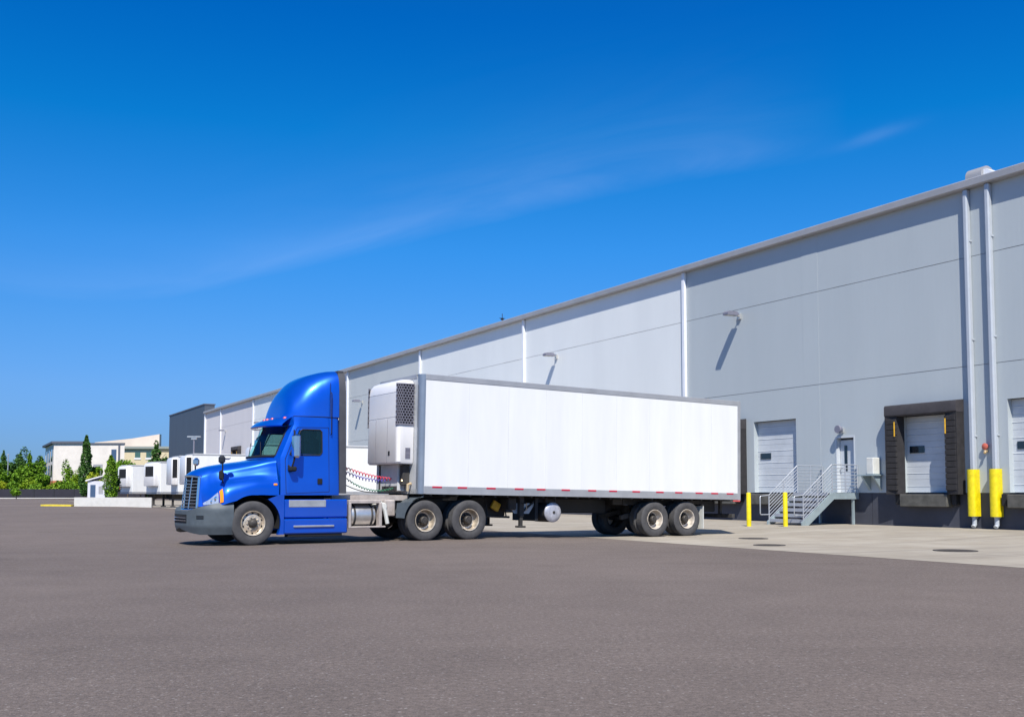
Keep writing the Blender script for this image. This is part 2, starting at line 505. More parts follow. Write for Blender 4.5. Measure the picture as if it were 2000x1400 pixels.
# ------------------------------------------------------------------ mesh helpers
class MB:
    """collects shapes and links them as ONE mesh object"""

    def __init__(self):
        self.v = []
        self.f = []
        self.s = []

    def add(self, verts, faces, smooth=False):
        o = len(self.v)
        self.v += [tuple(p) for p in verts]
        self.f += [tuple(i + o for i in f) for f in faces]
        self.s += [smooth] * len(faces)
        return self

    def box(self, x0, x1, y0, y1, z0, z1, bev=0.0, rot=None, piv=None):
        if bev > 0:
            b = min(bev, abs(x1 - x0) / 2.01, abs(y1 - y0) / 2.01, abs(z1 - z0) / 2.01)
            vs, fs = [], []
            # 24-vertex chamfered box
            xs, ys, zs = (x0, x1), (y0, y1), (z0, z1)
            idx = {}
            for i in (0, 1):
                for j in (0, 1):
                    for k in (0, 1):
                        p = (xs[i], ys[j], zs[k])
                        d = (b if i == 0 else -b, b if j == 0 else -b, b if k == 0 else -b)
                        idx[(i, j, k, 0)] = len(vs)
                        vs.append((p[0], p[1] + d[1], p[2] + d[2]))
                        idx[(i, j, k, 1)] = len(vs)
                        vs.append((p[0] + d[0], p[1], p[2] + d[2]))
                        idx[(i, j, k, 2)] = len(vs)
                        vs.append((p[0] + d[0], p[1] + d[1], p[2]))
            I = lambda i, j, k, a: idx[(i, j, k, a)]
            for i in (0, 1):
                q = [I(i, 0, 0, 0), I(i, 1, 0, 0), I(i, 1, 1, 0), I(i, 0, 1, 0)]
                fs.append(q if i else q[::-1])
                q = [I(0, i, 0, 1), I(0, i, 1, 1), I(1, i, 1, 1), I(1, i, 0, 1)]
                fs.append(q if i else q[::-1])
                q = [I(0, 0, i, 2), I(1, 0, i, 2), I(1, 1, i, 2), I(0, 1, i, 2)]
                fs.append(q if i else q[::-1])
            for i in (0, 1):
                for j in (0, 1):
                    q = [I(i, j, 0, 0), I(i, j, 0, 1), I(i, j, 1, 1), I(i, j, 1, 0)]
                    fs.append(q if (i ^ j) else q[::-1])
                    q = [I(i, 0, j, 0), I(i, 0, j, 2), I(i, 1, j, 2), I(i, 1, j, 0)]
                    fs.append(q[::-1] if (i ^ j) else q)
                    q = [I(0, i, j, 1), I(0, i, j, 2), I(1, i, j, 2), I(1, i, j, 1)]
                    fs.append(q if (i ^ j) else q[::-1])
            for i in (0, 1):
                for j in (0, 1):
                    for k in (0, 1):
                        q = [I(i, j, k, 0), I(i, j, k, 1), I(i, j, k, 2)]
                        fs.append(q if (i + j + k) % 2 else q[::-1])
        else:
            vs = [(x, y, z) for x in (x0, x1) for y in (y0, y1) for z in (z0, z1)]
            fs = [(0, 1, 3, 2), (4, 6, 7, 5), (0, 4, 5, 1), (2, 3, 7, 6), (0, 2, 6, 4), (1, 5, 7, 3)]
        if rot is not None:
            pv = Vector(piv) if piv else Vector(((x0 + x1) / 2, (y0 + y1) / 2, (z0 + z1) / 2))
            vs = [tuple(rot @ (Vector(p) - pv) + pv) for p in vs]
        return self.add(vs, fs)

    def tube(self, pts, r, seg=8, caps=True, smooth=True):
        pts = [Vector(p) for p in pts]
        n = len(pts)
        rs = r if isinstance(r, (list, tuple)) else [r] * n
        vs, fs = [], []
        up = Vector((0, 0, 1))
        prev = None
        for i, p in enumerate(pts):
            d = (pts[min(i + 1, n - 1)] - pts[max(i - 1, 0)]).normalized()
            if prev is None:
                a = up if abs(d.z) < 0.95 else Vector((1, 0, 0))
                u = d.cross(a).normalized()
            else:
                u = (prev - d * prev.dot(d))
                u = u.normalized() if u.length > 1e-6 else d.orthogonal().normalized()
            prev = u
            v = d.cross(u)
            for k in range(seg):
                a = 2 * math.pi * (k + 0.5) / seg
                vs.append(p + (u * math.cos(a) + v * math.sin(a)) * rs[i])
        for i in range(n - 1):
            for k in range(seg):
                fs.append((i * seg + k, i * seg + (k + 1) % seg, (i + 1) * seg + (k + 1) % seg, (i + 1) * seg + k))
        self.add(vs, fs, smooth)
        if caps:
            self.f.append(tuple(len(self.v) - len(vs) + k for k in range(seg))[::-1])
            self.s.append(False)
            self.f.append(tuple(len(self.v) - seg + k for k in range(seg)))
            self.s.append(False)
        return self

    def lathe(self, prof, origin=(0, 0, 0), axis='Y', seg=40, sm=True):
        """prof: list of (offset along axis, radius)"""
        vs, fs = [], []
        n = len(prof)
        for a_, r_ in prof:
            for k in range(seg):
                t = 2 * math.pi * k / seg
                c_, s_ = r_ * math.cos(t), r_ * math.sin(t)
                if axis == 'Y':
                    p = (origin[0] + c_, origin[1] + a_, origin[2] + s_)
                elif axis == 'X':
                    p = (origin[0] + a_, origin[1] + c_, origin[2] + s_)
                else:
                    p = (origin[0] + c_, origin[1] + s_, origin[2] + a_)
                vs.append(p)
        for i in range(n - 1):
            for k in range(seg):
                fs.append((i * seg + k, i * seg + (k + 1) % seg, (i + 1) * seg + (k + 1) % seg, (i + 1) * seg + k))
        return self.add(vs, fs, sm)

    def grid(self, P, closed_u=False, smooth=True, flip=False):
        """P[i][j] points"""
        ni, nj = len(P), len(P[0])
        vs = [p for row in P for p in row]
        fs = []
        for i in range(ni - 1):
            for j in range(nj - 1 + (1 if closed_u else 0)):
                q = (i * nj + j, i * nj + (j + 1) % nj, (i + 1) * nj + (j + 1) % nj, (i + 1) * nj + j)
                fs.append(q[::-1] if flip else q)
        return self.add(vs, fs, smooth)

    def prism(self, poly, a0, a1, plane='XZ'):
        """extrude a 2-D polygon along the remaining axis"""
        n = len(poly)

        def P(u, v, a):
            return {'XZ': (u, a, v), 'YZ': (a, u, v), 'XY': (u, v, a)}[plane]
        vs = [P(u, v, a0) for u, v in poly] + [P(u, v, a1) for u, v in poly]
        fs = [tuple(range(n)), tuple(range(2 * n - 1, n - 1, -1))]
        fs += [(i, (i + 1) % n + 0, (i + 1) % n + n, i + n)[::-1] for i in range(n)]
        return self.add(vs, fs)

    def build(self, name, material, parent=None, sharp=35, recalc=False, mat2=None):
        me = bpy.data.meshes.new(name)
        me.from_pydata([tuple(v) for v in self.v], [], self.f)
        me.materials.append(material)
        me.polygons.foreach_set('use_smooth', self.s)
        me.validate()
        if recalc:
            import bmesh
            bm = bmesh.new()
            bm.from_mesh(me)
            bmesh.ops.recalc_face_normals(bm, faces=bm.faces)
            bm.to_mesh(me)
            bm.free()
        me.update()
        try:
            me.set_sharp_from_angle(angle=R(sharp))
        except Exception:
            pass
        o = bpy.data.objects.new(name, me)
        C.objects.link(o)
        if parent is not None:
            o.parent = parent
        return o


def thing(name, label, cat, loc=(0, 0, 0), rz=0.0, group=None):
    o = bpy.data.objects.new(name, None)
    o.empty_display_size = 0.2
    C.objects.link(o)
    o.location = loc
    o.rotation_euler = (0, 0, rz)
    o['label'] = label
    o['category'] = cat
    if group:
        o['group'] = group
    return o


def tag(o, label, cat, group=None):
    o['label'] = label
    o['category'] = cat
    if group:
        o['group'] = group
    return o


def structure(o):
    o['kind'] = 'structure'
    return o


KIDS = {}


def children(o):
    return [c for c in bpy.data.objects if c.parent == o]


def copy_tree(o, parent=None):
    c = o.copy()
    C.objects.link(c)
    c.parent = parent
    for ch in children(o):
        copy_tree(ch, c)
    return c


# wall coordinates: t along the dock wall (towards the camera), c outwards->inwards
W0 = Vector((11.7, 42.0, 0))
WN = Vector((0.873, 0.488, 0))
WT = Vector((0.488, -0.873, 0))
WROT = math.atan2(-0.873, 0.488)
C0 = 30.7


def wp(t, c, z=0.0):
    """point from wall coordinate t and distance c from the camera along the wall normal"""
    p = W0 + WT * t + WN * (c - C0)
    return Vector((p.x, p.y, z))


def gz(x, y):
    c = 0.873 * x + 0.488 * y
    if c < 13 or c > 27:
        return 0.0
    if c < 17.5:
        k = (c - 13) / 4.5
    elif c < 21.5:
        k = 1
    else:
        k = (27 - c) / 5.5
    k = k * k * (3 - 2 * k)
    return -0.08 * k


# ------------------------------------------------------------------ ground
def ground_sheet(name, tl, cl, dz, material):
    mb = MB()
    P = []
    for t in tl:
        row = []
        for c in cl:
            p = wp(t, c)
            p.z = gz(p.x, p.y) + dz
            row.append(tuple(p))
        P.append(row)
    mb.grid(P, smooth=True)
    o = mb.build(name, material, sharp=80)
    return structure(o)


cvals = [-1800, -600, -200, -60, -20, 0, 6, 10, 13] + [13.5 + 0.5 * i for i in range(28)] + [28, 30, 40, 100, 400, 1500]
ground_sheet('asphalt_yard', [-1800, -600, -250, -150, -100, -60, -40, -20, 0, 10, 20, 30, 45, 80, 200, 600], cvals, 0.0, M['asphalt'])
ccv = [16.3] + [16.5 + 0.5 * i for i in range(22)] + [28, 30, 30.9]
ground_sheet('concrete_apron', [-131, -100, -60, -40, -20, 0, 10, 20, 30, 60], ccv, 0.004, M['concrete'])

# drain covers in the valley of the slab
for i, (px, py, cw, lab) in enumerate([
        (9.9, 23.0, 0.42, 'round iron manhole cover in the concrete apron nearest the camera'),
        (6.8, 29.0, 0.36, 'round iron manhole cover in the concrete just behind the trailer'),
        (6.35, 25.4, 0.34, 'round iron manhole cover near the edge of the concrete, below the yellow bollards')]):
    mb = MB()
    g0 = gz(px, py) + 0.006
    prof = [(0.0, cw + 0.05), (0.012, cw + 0.05), (0.012, cw), (0.006, cw - 0.01), (0.008, cw - 0.03), (0.008, 0.001)]
    mb.lathe(prof, (0, 0, 0), 'Z', 28, False)
    for k in range(-4, 5):
        hw = math.sqrt(max(0.0, (cw - 0.06) ** 2 - (k * cw / 5) ** 2))
        if hw > 0.05:
            mb.box(-hw, hw, k * cw / 5 - 0.012, k * cw / 5 + 0.012, 0.008, 0.014)
    o = mb.build('manhole_cover', M['drain'])
    o.location = (px, py, g0)
    tag(o, lab, 'manhole cover', 'manhole covers in the apron')

# ------------------------------------------------------------------ warehouse
wh = thing('warehouse', 'long grey metal-panelled warehouse with loading docks behind the truck', 'warehouse',
           tuple(W0), WROT)
ROOF = 11.83
BAYS = [23.5, 8.2, -7.1, -22.4, -37.7, -53.0, -68.2, -83.5, -98.7, -107.6]
# dock openings: (t0, t1, z0, z1, style)
DOCKS = [(5.25, 7.45, 1.22, 3.98, 'seal'), (-2.54, -0.04, 1.22, 4.25, 'plain'), (9.53, 12.03, 1.22, 4.3, 'plain'),
         (-5.63, -3.43, 1.22, 3.98, 'seal'), (13.4, 15.6, 1.22, 3.98, 'seal')]
TRAILER_T = [-24.1, -40.1, -44.7, -12.0, -17.5, -30.5, -35.0, -50.5, -57.5, -64.0, -71.5, -78.0, -102.0]
for tc_ in TRAILER_T:
    DOCKS.append((tc_ - 1.1, tc_ + 1.1, 1.22, 3.98, 'seal'))
DOCKS.append((-91.6, -89.2, 1.22, 6.2, 'tall'))
MAN = (2.08, 3.04, 1.22, 3.42)
OPEN = [(d[0], d[1], d[2], d[3]) for d in DOCKS] + [MAN]
DEP = 0.24


def holed_wall(mb, t0, t1, z0, z1, holes):
    hs = [h for h in holes if h[0] > t0 - 0.01 and h[1] < t1 + 0.01]
    ts = sorted(set([t0, t1] + [x for h in hs for x in (h[0], h[1])]))
    zs = sorted(set([z0, z1] + [x for h in hs for x in (h[2], h[3]) if z0 < x < z1]))
    for a, b in zip(ts, ts[1:]):
        for c, d in zip(zs, zs[1:]):
            m = ((a + b) / 2, (c + d) / 2)
            if any(h[0] < m[0] < h[1] and h[2] - 0.02 < m[1] < h[3] for h in hs):
                continue
            mb.add([(a, 0, c), (b, 0, c), (b, 0, d), (a, 0, d)], [(0, 1, 2, 3)])
    for h in hs:
        a, b, c, d = h
        c = max(c, z0)
        mb.add([(a, 0, c), (a, 0, d), (a, DEP, d), (a, DEP, c)], [(0, 1, 2, 3)])
        mb.add([(b, 0, c), (b, DEP, c), (b, DEP, d), (b, 0, d)], [(0, 1, 2, 3)])
        mb.add([(a, 0, d), (b, 0, d), (b, DEP, d), (a, DEP, d)], [(0, 1, 2, 3)])
        mb.add([(a, 0, c), (a, DEP, c), (b, DEP, c), (b, 0, c)], [(0, 1, 2, 3)])


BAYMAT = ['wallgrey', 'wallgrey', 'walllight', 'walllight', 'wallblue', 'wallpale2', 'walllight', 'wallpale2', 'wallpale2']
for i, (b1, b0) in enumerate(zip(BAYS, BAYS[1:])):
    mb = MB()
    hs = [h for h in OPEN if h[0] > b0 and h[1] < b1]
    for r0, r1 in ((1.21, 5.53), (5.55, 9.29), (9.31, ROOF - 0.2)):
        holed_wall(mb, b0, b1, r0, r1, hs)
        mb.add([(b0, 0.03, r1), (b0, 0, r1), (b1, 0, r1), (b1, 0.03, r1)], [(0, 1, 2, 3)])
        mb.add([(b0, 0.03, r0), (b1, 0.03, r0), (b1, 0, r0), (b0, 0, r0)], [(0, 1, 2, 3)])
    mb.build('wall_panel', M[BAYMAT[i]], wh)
# joint backing
mb = MB()
for z in (5.54, 9.30):
    mb.box(-107.6, 23.5, 0.03, 0.06, z - 0.03, z + 0.03)
mb.build('panel_joint', M['joint'], wh)
# dark painted concrete base with vertical joints
mb = MB()
js = [-131.4] + [-7.1 - 15.3 * k + d for k in range(6, -2, -1) for d in (0, 4.2, 10.9)] + [23.5]
js = sorted(set(round(j, 2) for j in js if -131.5 < j < 23.6))
for a, b in zip(js, js[1:]):
    mb.box(a + 0.012, b - 0.012, 0.025, 0.3, -0.3, 1.208)
mb.build('concrete_base', M['base'], wh)
# core and roof
mb = MB()
mb.box(-107.6, 23.4, 0.36, 60, -0.2, ROOF - 0.3)
mb.build('building_core', M['joint'], wh)
mb = MB()
mb.box(-107.6, 23.5, -0.02, 60.0, ROOF - 0.19, ROOF - 0.02)
mb.build('roof', M['roof'], wh)
mb = MB()
mb.prism([(-0.30, ROOF - 0.16), (-0.30, ROOF + 0.06), (-0.24, ROOF + 0.10), (0.1, ROOF + 0.10), (0.1, ROOF - 0.01), (-0.05, ROOF - 0.2), (-0.26, ROOF - 0.2)],
         -107.6, 23.5, 'YZ')
mb.build('gutter', M['fascia'], wh, recalc=True)
# gable of the far office block
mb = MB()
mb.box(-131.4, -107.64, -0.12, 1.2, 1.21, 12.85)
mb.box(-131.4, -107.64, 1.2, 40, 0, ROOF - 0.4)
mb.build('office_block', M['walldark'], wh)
mb = MB()
mb.box(-131.5, -107.55, -0.2, 1.3, 12.85, 13.0)
mb.build('parapet_cap', M['darkroof'], wh)
mb = MB()
mb.box(-107.62, -107.2, -0.16, 0.0, 1.21, ROOF - 0.2)
mb.build('corner_trim', M['trim'], wh)
# downspouts at bay lines
for t in BAYS[2:-1]:
    mb = MB()
    mb.box(t - 0.11, t + 0.11, -0.15, -0.004, 1.3, ROOF - 0.2, 0.02)
    mb.build('downspout', M['trim'], wh)
for t in (8.28, 9.12):
    mb = MB()
    mb.box(t - 0.10, t + 0.08, -0.20, -0.004, 0.35, ROOF - 0.2, 0.04)
    for z in (3.1, 6.4, 9.8):
        mb.box(t - 0.12, t + 0.10, -0.12, -0.003, z, z + 0.05)
    mb.tube([(t, -0.14, 0.5), (t, -0.14, 0.14), (t, -0.22, 0.07)], 0.075, 10)
    mb.build('downspout', M['pipe'], wh)
# vertical batten beside the first door
mb = MB()
for r0, r1 in ((1.22, 5.53), (5.55, 9.29), (9.31, ROOF - 0.21)):
    mb.box(0.42, 1.30, -0.006, -0.001, r0, r1)
mb.build('cover_strip', M['wallgrey'], wh)

for (a, b, c, d, st) in DOCKS:
    # the door itself: horizontal sections
    mb = MB()
    n = max(5, int((d - c) / 0.45))
    hh = (d - c) / n
    for k in range(n):
        z0 = c + k * hh
        mb.add([(a, DEP - 0.005, z0 + 0.012), (b, DEP - 0.005, z0 + 0.012), (b, DEP - 0.005, z0 + hh - 0.012), (a, DEP - 0.005, z0 + hh - 0.012)], [(0, 1, 2, 3)])
        mb.add([(a, DEP + 0.02, z0 - 0.012), (b, DEP + 0.02, z0 - 0.012), (b, DEP - 0.005, z0 + 0.012), (a, DEP - 0.005, z0 + 0.012)], [(0, 1, 2, 3)])
        mb.add([(a, DEP - 0.005, z0 + hh - 0.012), (b, DEP - 0.005, z0 + hh - 0.012), (b, DEP + 0.02, z0 + hh + 0.012), (a, DEP + 0.02, z0 + hh + 0.012)], [(0, 1, 2, 3)])
        zz = z0 + hh / 2
        mb.add([(a, DEP - 0.006, zz - 0.014), (b, DEP - 0.006, zz - 0.014), (b, DEP - 0.018, zz), (a, DEP - 0.018, zz)], [(0, 1, 2, 3)])
        mb.add([(a, DEP - 0.018, zz), (b, DEP - 0.018, zz), (b, DEP - 0.006, zz + 0.014), (a, DEP - 0.006, zz + 0.014)], [(0, 1, 2, 3)])
    dr = mb.build('dock_door', M['door'], wh)
    wz = c + 1.42
    mb = MB()
    mb.box(a + 0.16, a + 0.80, DEP - 0.035, DEP - 0.012, wz, wz + 0.26, 0.008)
    mb.build('window', M['doorwin'], dr)
    if st in ('seal', 'tall'):
        p = 0.40
        o0, o1 = a - 0.42, b + 0.42
        zt = d + 0.42
        for s0, s1, inn in ((o0, a + 0.12, 1), (b - 0.12, o1, -1)):
            mb = MB()
            mb.prism([(s0, 0.0), (s1, 0.0), (s1 - 0.05 * inn if inn == 1 else s1, -p * 0.85 if inn == 1 else -p), (s0 if inn == 1 else s0 + 0.05, -p if inn == 1 else -p * 0.85)], 1.16, zt - 0.25, 'XY')
            zc = 1.3
            while zc < zt - 0.55:      # rubber wear pleats
                mb.box(s0 + 0.05, s1 - 0.05, -p - 0.006, -p * 0.8, zc, zc + 0.18, 0.01)
                zc += 0.2
            sl = mb.build('dock_seal', M['seal'], wh, recalc=True)
        mb = MB()
        mb.prism([(-0.004, zt - 0.42), (-p + 0.02, zt - 0.42), (-p - 0.015, zt - 0.38), (-p - 0.015, zt - 0.08), (-p + 0.03, zt - 0.01), (-0.004, zt + 0.03)], o0 - 0.01, o1 + 0.01, 'YZ')
        mb.build('header_pad', M['sealtop'], sl, recalc=True)
        for sx in (a + 0.02, b - 0.02):
            mb = MB()
            mb.box(sx - 0.018, sx + 0.018, -p - 0.03, -p - 0.005, zt - 1.15, zt - 0.62)
            mb.build('guide_stripe', M['orangeyellow'], sl)
    # leveler plate and rubber bumpers
    mb = MB()
    if a > -7:
        mb.box(a + 0.1, b - 0.1, -0.32, 0.02, 0.72, 1.16, 0.02)
        mb.build('dock_leveler', M['leveler'], wh)
        for bx in (a - 0.19, b - 0.02):
            mb = MB()
            mb.box(bx, bx + 0.20, -0.20, 0.02, 0.78, 1.18, 0.02)
            mb.build('dock_bumper', M['rubber'], wh)

# personnel door with frame, glazing strip and hood
mb = MB()
mb.box(MAN[0] + 0.06, MAN[1] - 0.06, DEP - 0.06, DEP, MAN[2], MAN[3] - 0.16, 0.005)
pd = mb.build('personnel_door', M['door'], wh)
mb = MB()
mb.box(2.36, 2.50, DEP - 0.075, DEP - 0.058, 2.05, 3.05)
mb.build('window', M['doorwin'], pd)
mb = MB()
mb.tube([(2.2, DEP - 0.07, 2.18), (2.2, DEP - 0.14, 2.18), (2.32, DEP - 0.14, 2.18)], 0.015, 6)
mb.build('handle', M['chrome'], pd)
mb = MB()
mb.box(MAN[0] - 0.0, MAN[0] + 0.05, -0.012, DEP - 0.01, MAN[2], MAN[3], 0.0)
mb.box(MAN[1] - 0.05, MAN[1] + 0.0, -0.012, DEP - 0.01, MAN[2], MAN[3], 0.0)
mb.box(MAN[0] + 0.05, MAN[1] - 0.05, -0.012, DEP - 0.02, MAN[3] - 0.08, MAN[3], 0.0)
mb.build('door_frame', M['door'], wh)

# wall lights on long arms
def wall_light(t, z, lab):
    o = thing('wall_light', lab, 'wall light', tuple(wp(t, C0, z)), WROT, 'floodlights along the warehouse wall')
    mb = MB()
    mb.box(-0.09, 0.09, -0.10, -0.002, -0.13, 0.13, 0.01)
    mb.tube([(0, -0.08, 0.0), (0, -0.3, 0.03), (0, -0.5, 0.05)], 0.028, 8)
    mb.build('arm', M['alu'], o)
    mb = MB()
    mb.prism([(-0.22, 0.0), (-0.85, 0.0), (-0.85, 0.10), (-0.76, 0.17), (-0.34, 0.17), (-0.22, 0.10)], -0.17, 0.17, 'YZ')
    mb.build('housing', M['lampgrey'], o, recalc=True)
    mb = MB()
    mb.box(-0.13, 0.13, -0.80, -0.42, -0.02, -0.001)
    mb.build('lens', M['boxwhite'], o)
    return o


wl_labels = {
    -3.3: 'nearest and largest box wall light, on the grey bay right of the trailer',
    -18.7: 'box wall light above the middle of the white trailer on the pale bay',
    -49.6: 'small wall light in the gap between the blue cab and the white trailer',
    -80.3: 'small wall light peeking out beside the tip of the blue cab visor',
    -96.3: 'farthest small wall light, left of the blue cab near the dark end block'}
for t, lab in wl_labels.items():
    wall_light(t, 8.98 if t > -40 else 8.75, lab)

# small lamp above the personnel door
o = thing('door_light', 'small round hooded lamp above the white personnel door', 'door lamp', tuple(wp(2.45, C0, 3.62)), WROT)
mb = MB()
mb.lathe([(-0.02, 0.05), (-0.06, 0.07), (-0.16, 0.14), (-0.26, 0.16), (-0.30, 0.15), (-0.30, 0.001)], (0, 0, 0.05), 'Y', 16)
mb.build('hood', M['lampgrey'], o)
mb = MB()
mb.box(-0.07, 0.07, -0.05, -0.002, -0.08, 0.12, 0.01)
mb.build('backplate', M['alu'], o)

# alarm bell between the two downspouts
o = thing('alarm_bell', 'small red alarm bell with brass fitting between the two downspouts', 'alarm bell', tuple(wp(8.72, C0, 2.66)), WROT)
mb = MB()
mb.lathe([(-0.02, 0.05), (-0.05, 0.10), (-0.11, 0.115), (-0.13, 0.09), (-0.14, 0.001)], (0, 0, 0.1), 'Y', 18)
mb.build('bell', M['alarmred'], o)
mb = MB()
mb.tube([(0.02, -0.003, -0.06), (0.02, -0.12, -0.06), (0.04, -0.16, -0.12)], 0.045, 8)
mb.build('pipe_outlet', M['brass'], o)

# yellow guards round the foot of the downspouts
for t, lab in ((8.28, 'yellow half-round guard over the left of the two wall downspouts'),
               (9.12, 'yellow half-round guard over the right of the two wall downspouts')):
    mb = MB()
    prof = []
    for k in range(0, 17):
        a = math.pi * k / 16
        prof.append((0.155 * math.cos(a), -0.22 - 0.12 * math.sin(a)))
    outer = [(0.155, -0.003)] + prof + [(-0.155, -0.003)]
    inner = [(x * 0.95, y + 0.012) for x, y in outer]
    P = [[(x, y, z) for x, y in outer] for z in (0.42, 0.44, 1.98, 2.0)]
    mb.grid(P)
    mb.grid([[(x * 0.96, y + 0.02, z) for x, y in outer] for z in (0.42, 2.0)], flip=True)
    for z in (0.42, 2.0):
        mb.grid([[(x, y, z) for x, y in outer], [(x * 0.96, y + 0.02, z) for x, y in outer]])
    o = mb.build('downspout_guard', M['yellow'])
    o.location = tuple(wp(t - 0.01, C0))
    o.rotation_euler = (0, 0, WROT)
    tag(o, lab, 'pipe guard', 'yellow guards on the downspouts')

# wall cabinet on a bracket by the stairs
o = thing('wall_cabinet', 'off-white cabinet on a grey bracket shelf right of the stair landing', 'wall cabinet', tuple(wp(4.15, C0, 1.9)), WROT)
mb = MB()
mb.box(-0.20, 0.12, -0.42, -0.02, 0.0, 0.62, 0.02)
mb.build('cabinet', M['boxwhite'], o)
mb = MB()
mb.box(-0.62, 0.22, -0.5, -0.003, -0.06, -0.003, 0.005)
mb.prism([(-0.005, -0.06), (-0.46, -0.06), (-0.005, -0.6)], -0.45, -0.36, 'YZ')
mb.prism([(-0.005, -0.06), (-0.46, -0.06), (-0.005, -0.6)], 0.06, 0.15, 'YZ')
mb.build('bracket', M['stair'], o, recalc=True)

# rooftop pieces
o = thing('roof_hood', 'pale rounded exhaust hood on the warehouse roof above the two downspouts', 'roof vent', tuple(wp(8.25, C0 + 0.8, ROOF + 0.1)), WROT)
mb = MB()
prof = [(math.cos(math.pi * k / 12) * 0.36, 0.32 + math.sin(math.pi * k / 12) * 0.30) for k in range(13)]
mb.prism([(0.36, -0.05)] + prof + [(-0.36, -0.05)], -0.38, 0.25, 'YZ')
mb.build('hood', M['fascia'], o, recalc=True)
mb = MB()
mb.prism([(0.255, -0.05), (0.255, 0.46), (0.36, 0.46), (0.72, 0.22), (0.72, -0.05)], -0.25, 0.25, 'XZ')
mb.build('duct', M['trim'], o, recalc=True)
o = thing('roof_antenna', 'thin dark antenna standing on the roof edge above the white trailer', 'antenna', tuple(wp(-25.6, C0 + 0.2, ROOF + 0.1)), WROT)
mb = MB()
mb.tube([(0, 0, -0.1), (0, 0, 0.6)], 0.02, 6)
mb.build('mast', M['black'], o)
mb = MB()
mb.tube([(-0.2, 0, 0.27), (0.2, 0, 0.27)], 0.025, 6)
mb.tube([(0, -0.2, 0.3), (0, 0.2, 0.3)], 0.02, 6)
mb.box(-0.07, 0.07, -0.07, 0.07, 0.2, 0.32)
mb.build('crossbar', M['black'], o)

# ------------------------------------------------------------------ stair
st = thing('metal_staircase', 'galvanised metal staircase and landing with railings up to the personnel door', 'staircase', tuple(wp(2.29, C0)), WROT)
# local x along the wall (+ towards camera), y<0 outwards
SW = 0.9
LD = 1.4
RUN = 1.5
mb = MB()
mb.box(-SW + 0.03, SW - 0.03, -LD, -0.03, 1.15, 1.19)
for k in range(14):
    mb.box(-SW + 0.03, SW - 0.03, -LD + 0.02 + k * 0.1, -LD + 0.05 + k * 0.1, 1.19, 1.2)
mb.build('landing', M['stair'], st)
for s in (-1, 1):
    mb = MB()
    x0, x1 = (SW - 0.03, SW + 0.02) if s > 0 else (-SW - 0.02, -SW + 0.03)
    mb.prism([(-0.02, 1.21), (-LD - 0.06, 1.21), (-LD - RUN - 0.1, 0.12), (-LD - RUN - 0.1, 0.0), (-LD - RUN + 0.22, 0.0), (-LD + 0.06, 0.97), (-0.02, 0.97)], x0, x1, 'YZ')
    mb.build('stringer', M['stair'], st, recalc=True)
for k in range(6):
    z = 0.2 * (k + 0.5) + 0.02
    y = -LD - RUN + RUN * k / 6
    mb = MB()
    mb.box(-SW + 0.03, SW - 0.03, y, y + 0.29, z + 0.06, z + 0.1)
    mb.box(-SW + 0.03, SW - 0.03, y, y + 0.03, z - 0.02, z + 0.06)
    mb.build('tread', M['handrail'], st)
for s in (-1, 1):
    mb = MB()
    x = s * (SW - 0.01)
    # landing rail
    zs = [1.35, 1.48, 1.61, 1.74, 1.87, 2.0, 2.13]
    for z in zs:
        mb.tube([(x, -0.06, z), (x, -LD, z)], 0.014, 6)
    mb.tube([(x, -0.06, 2.27), (x, -LD, 2.27)], 0.022, 8)
    for y in (-0.06, -LD * 0.5, -LD):
        mb.tube([(x, y, 1.19), (x, y, 2.28)], 0.024, 8)
    # raking rail
    y1 = -LD - RUN
    for off in [0.14, 0.27, 0.40, 0.53, 0.66, 0.79, 0.92]:
        mb.tube([(x, -LD, 1.21 + off), (x, y1, 0.08 + off)], 0.014, 6)
    mb.tube([(x, -LD, 2.27), (x, y1, 1.12), (x, y1 - 0.42, 1.08), (x, y1 - 0.45, 1.05), (x, y1 - 0.45, 0.42), (x, y1 - 0.42, 0.38), (x, y1, 0.38)], 0.022, 8)
    mb.tube([(x, y1, 0.0), (x, y1, 1.12)], 0.024, 8)
    mb.tube([(x, -LD - RUN / 2, 0.6), (x, -LD - RUN / 2, 1.7)], 0.02, 8)
    mb.build('railing', M['handrail'], st)
for s in (-1, 1):
    mb = MB()
    mb.box(s * (SW - 0.06) - 0.04, s * (SW - 0.06) + 0.04, -0.30, -0.22, 0.0, 1.14)
    mb.build('post', M['stair'], st)

# bollards
def bollard(x, y, lab, h=1.23, r=0.085, grp='yellow bollards at the docks'):
    g0 = gz(x, y) + 0.004
    mb = MB()
    mb.lathe([(-0.05, r), (h - 0.05, r), (h - 0.015, r * 0.85), (h, r * 0.4), (h, 0.0005)], (0, 0, 0), 'Z', 20)
    o = mb.build('bollard', M['yellow'])
    o.location = (x, y, g0)
    return tag(o, lab, 'bollard', grp)


bollard(8.62, 37.4, 'yellow steel bollard between the trailer rear and the stairs, left of its pair')
bollard(9.83, 36.95, 'yellow steel bollard standing in front of the foot of the metal stairs')
for t, c, lab in ((-21.4, 28.6, 'yellow bollard seen through the gap just ahead of the trailer wheels'),
                  (-27.0, 28.6, 'yellow bollard seen under the trailer behind the landing gear')):
    p = wp(t, c)
    bollard(p.x, p.y, lab, 1.2, 0.11)


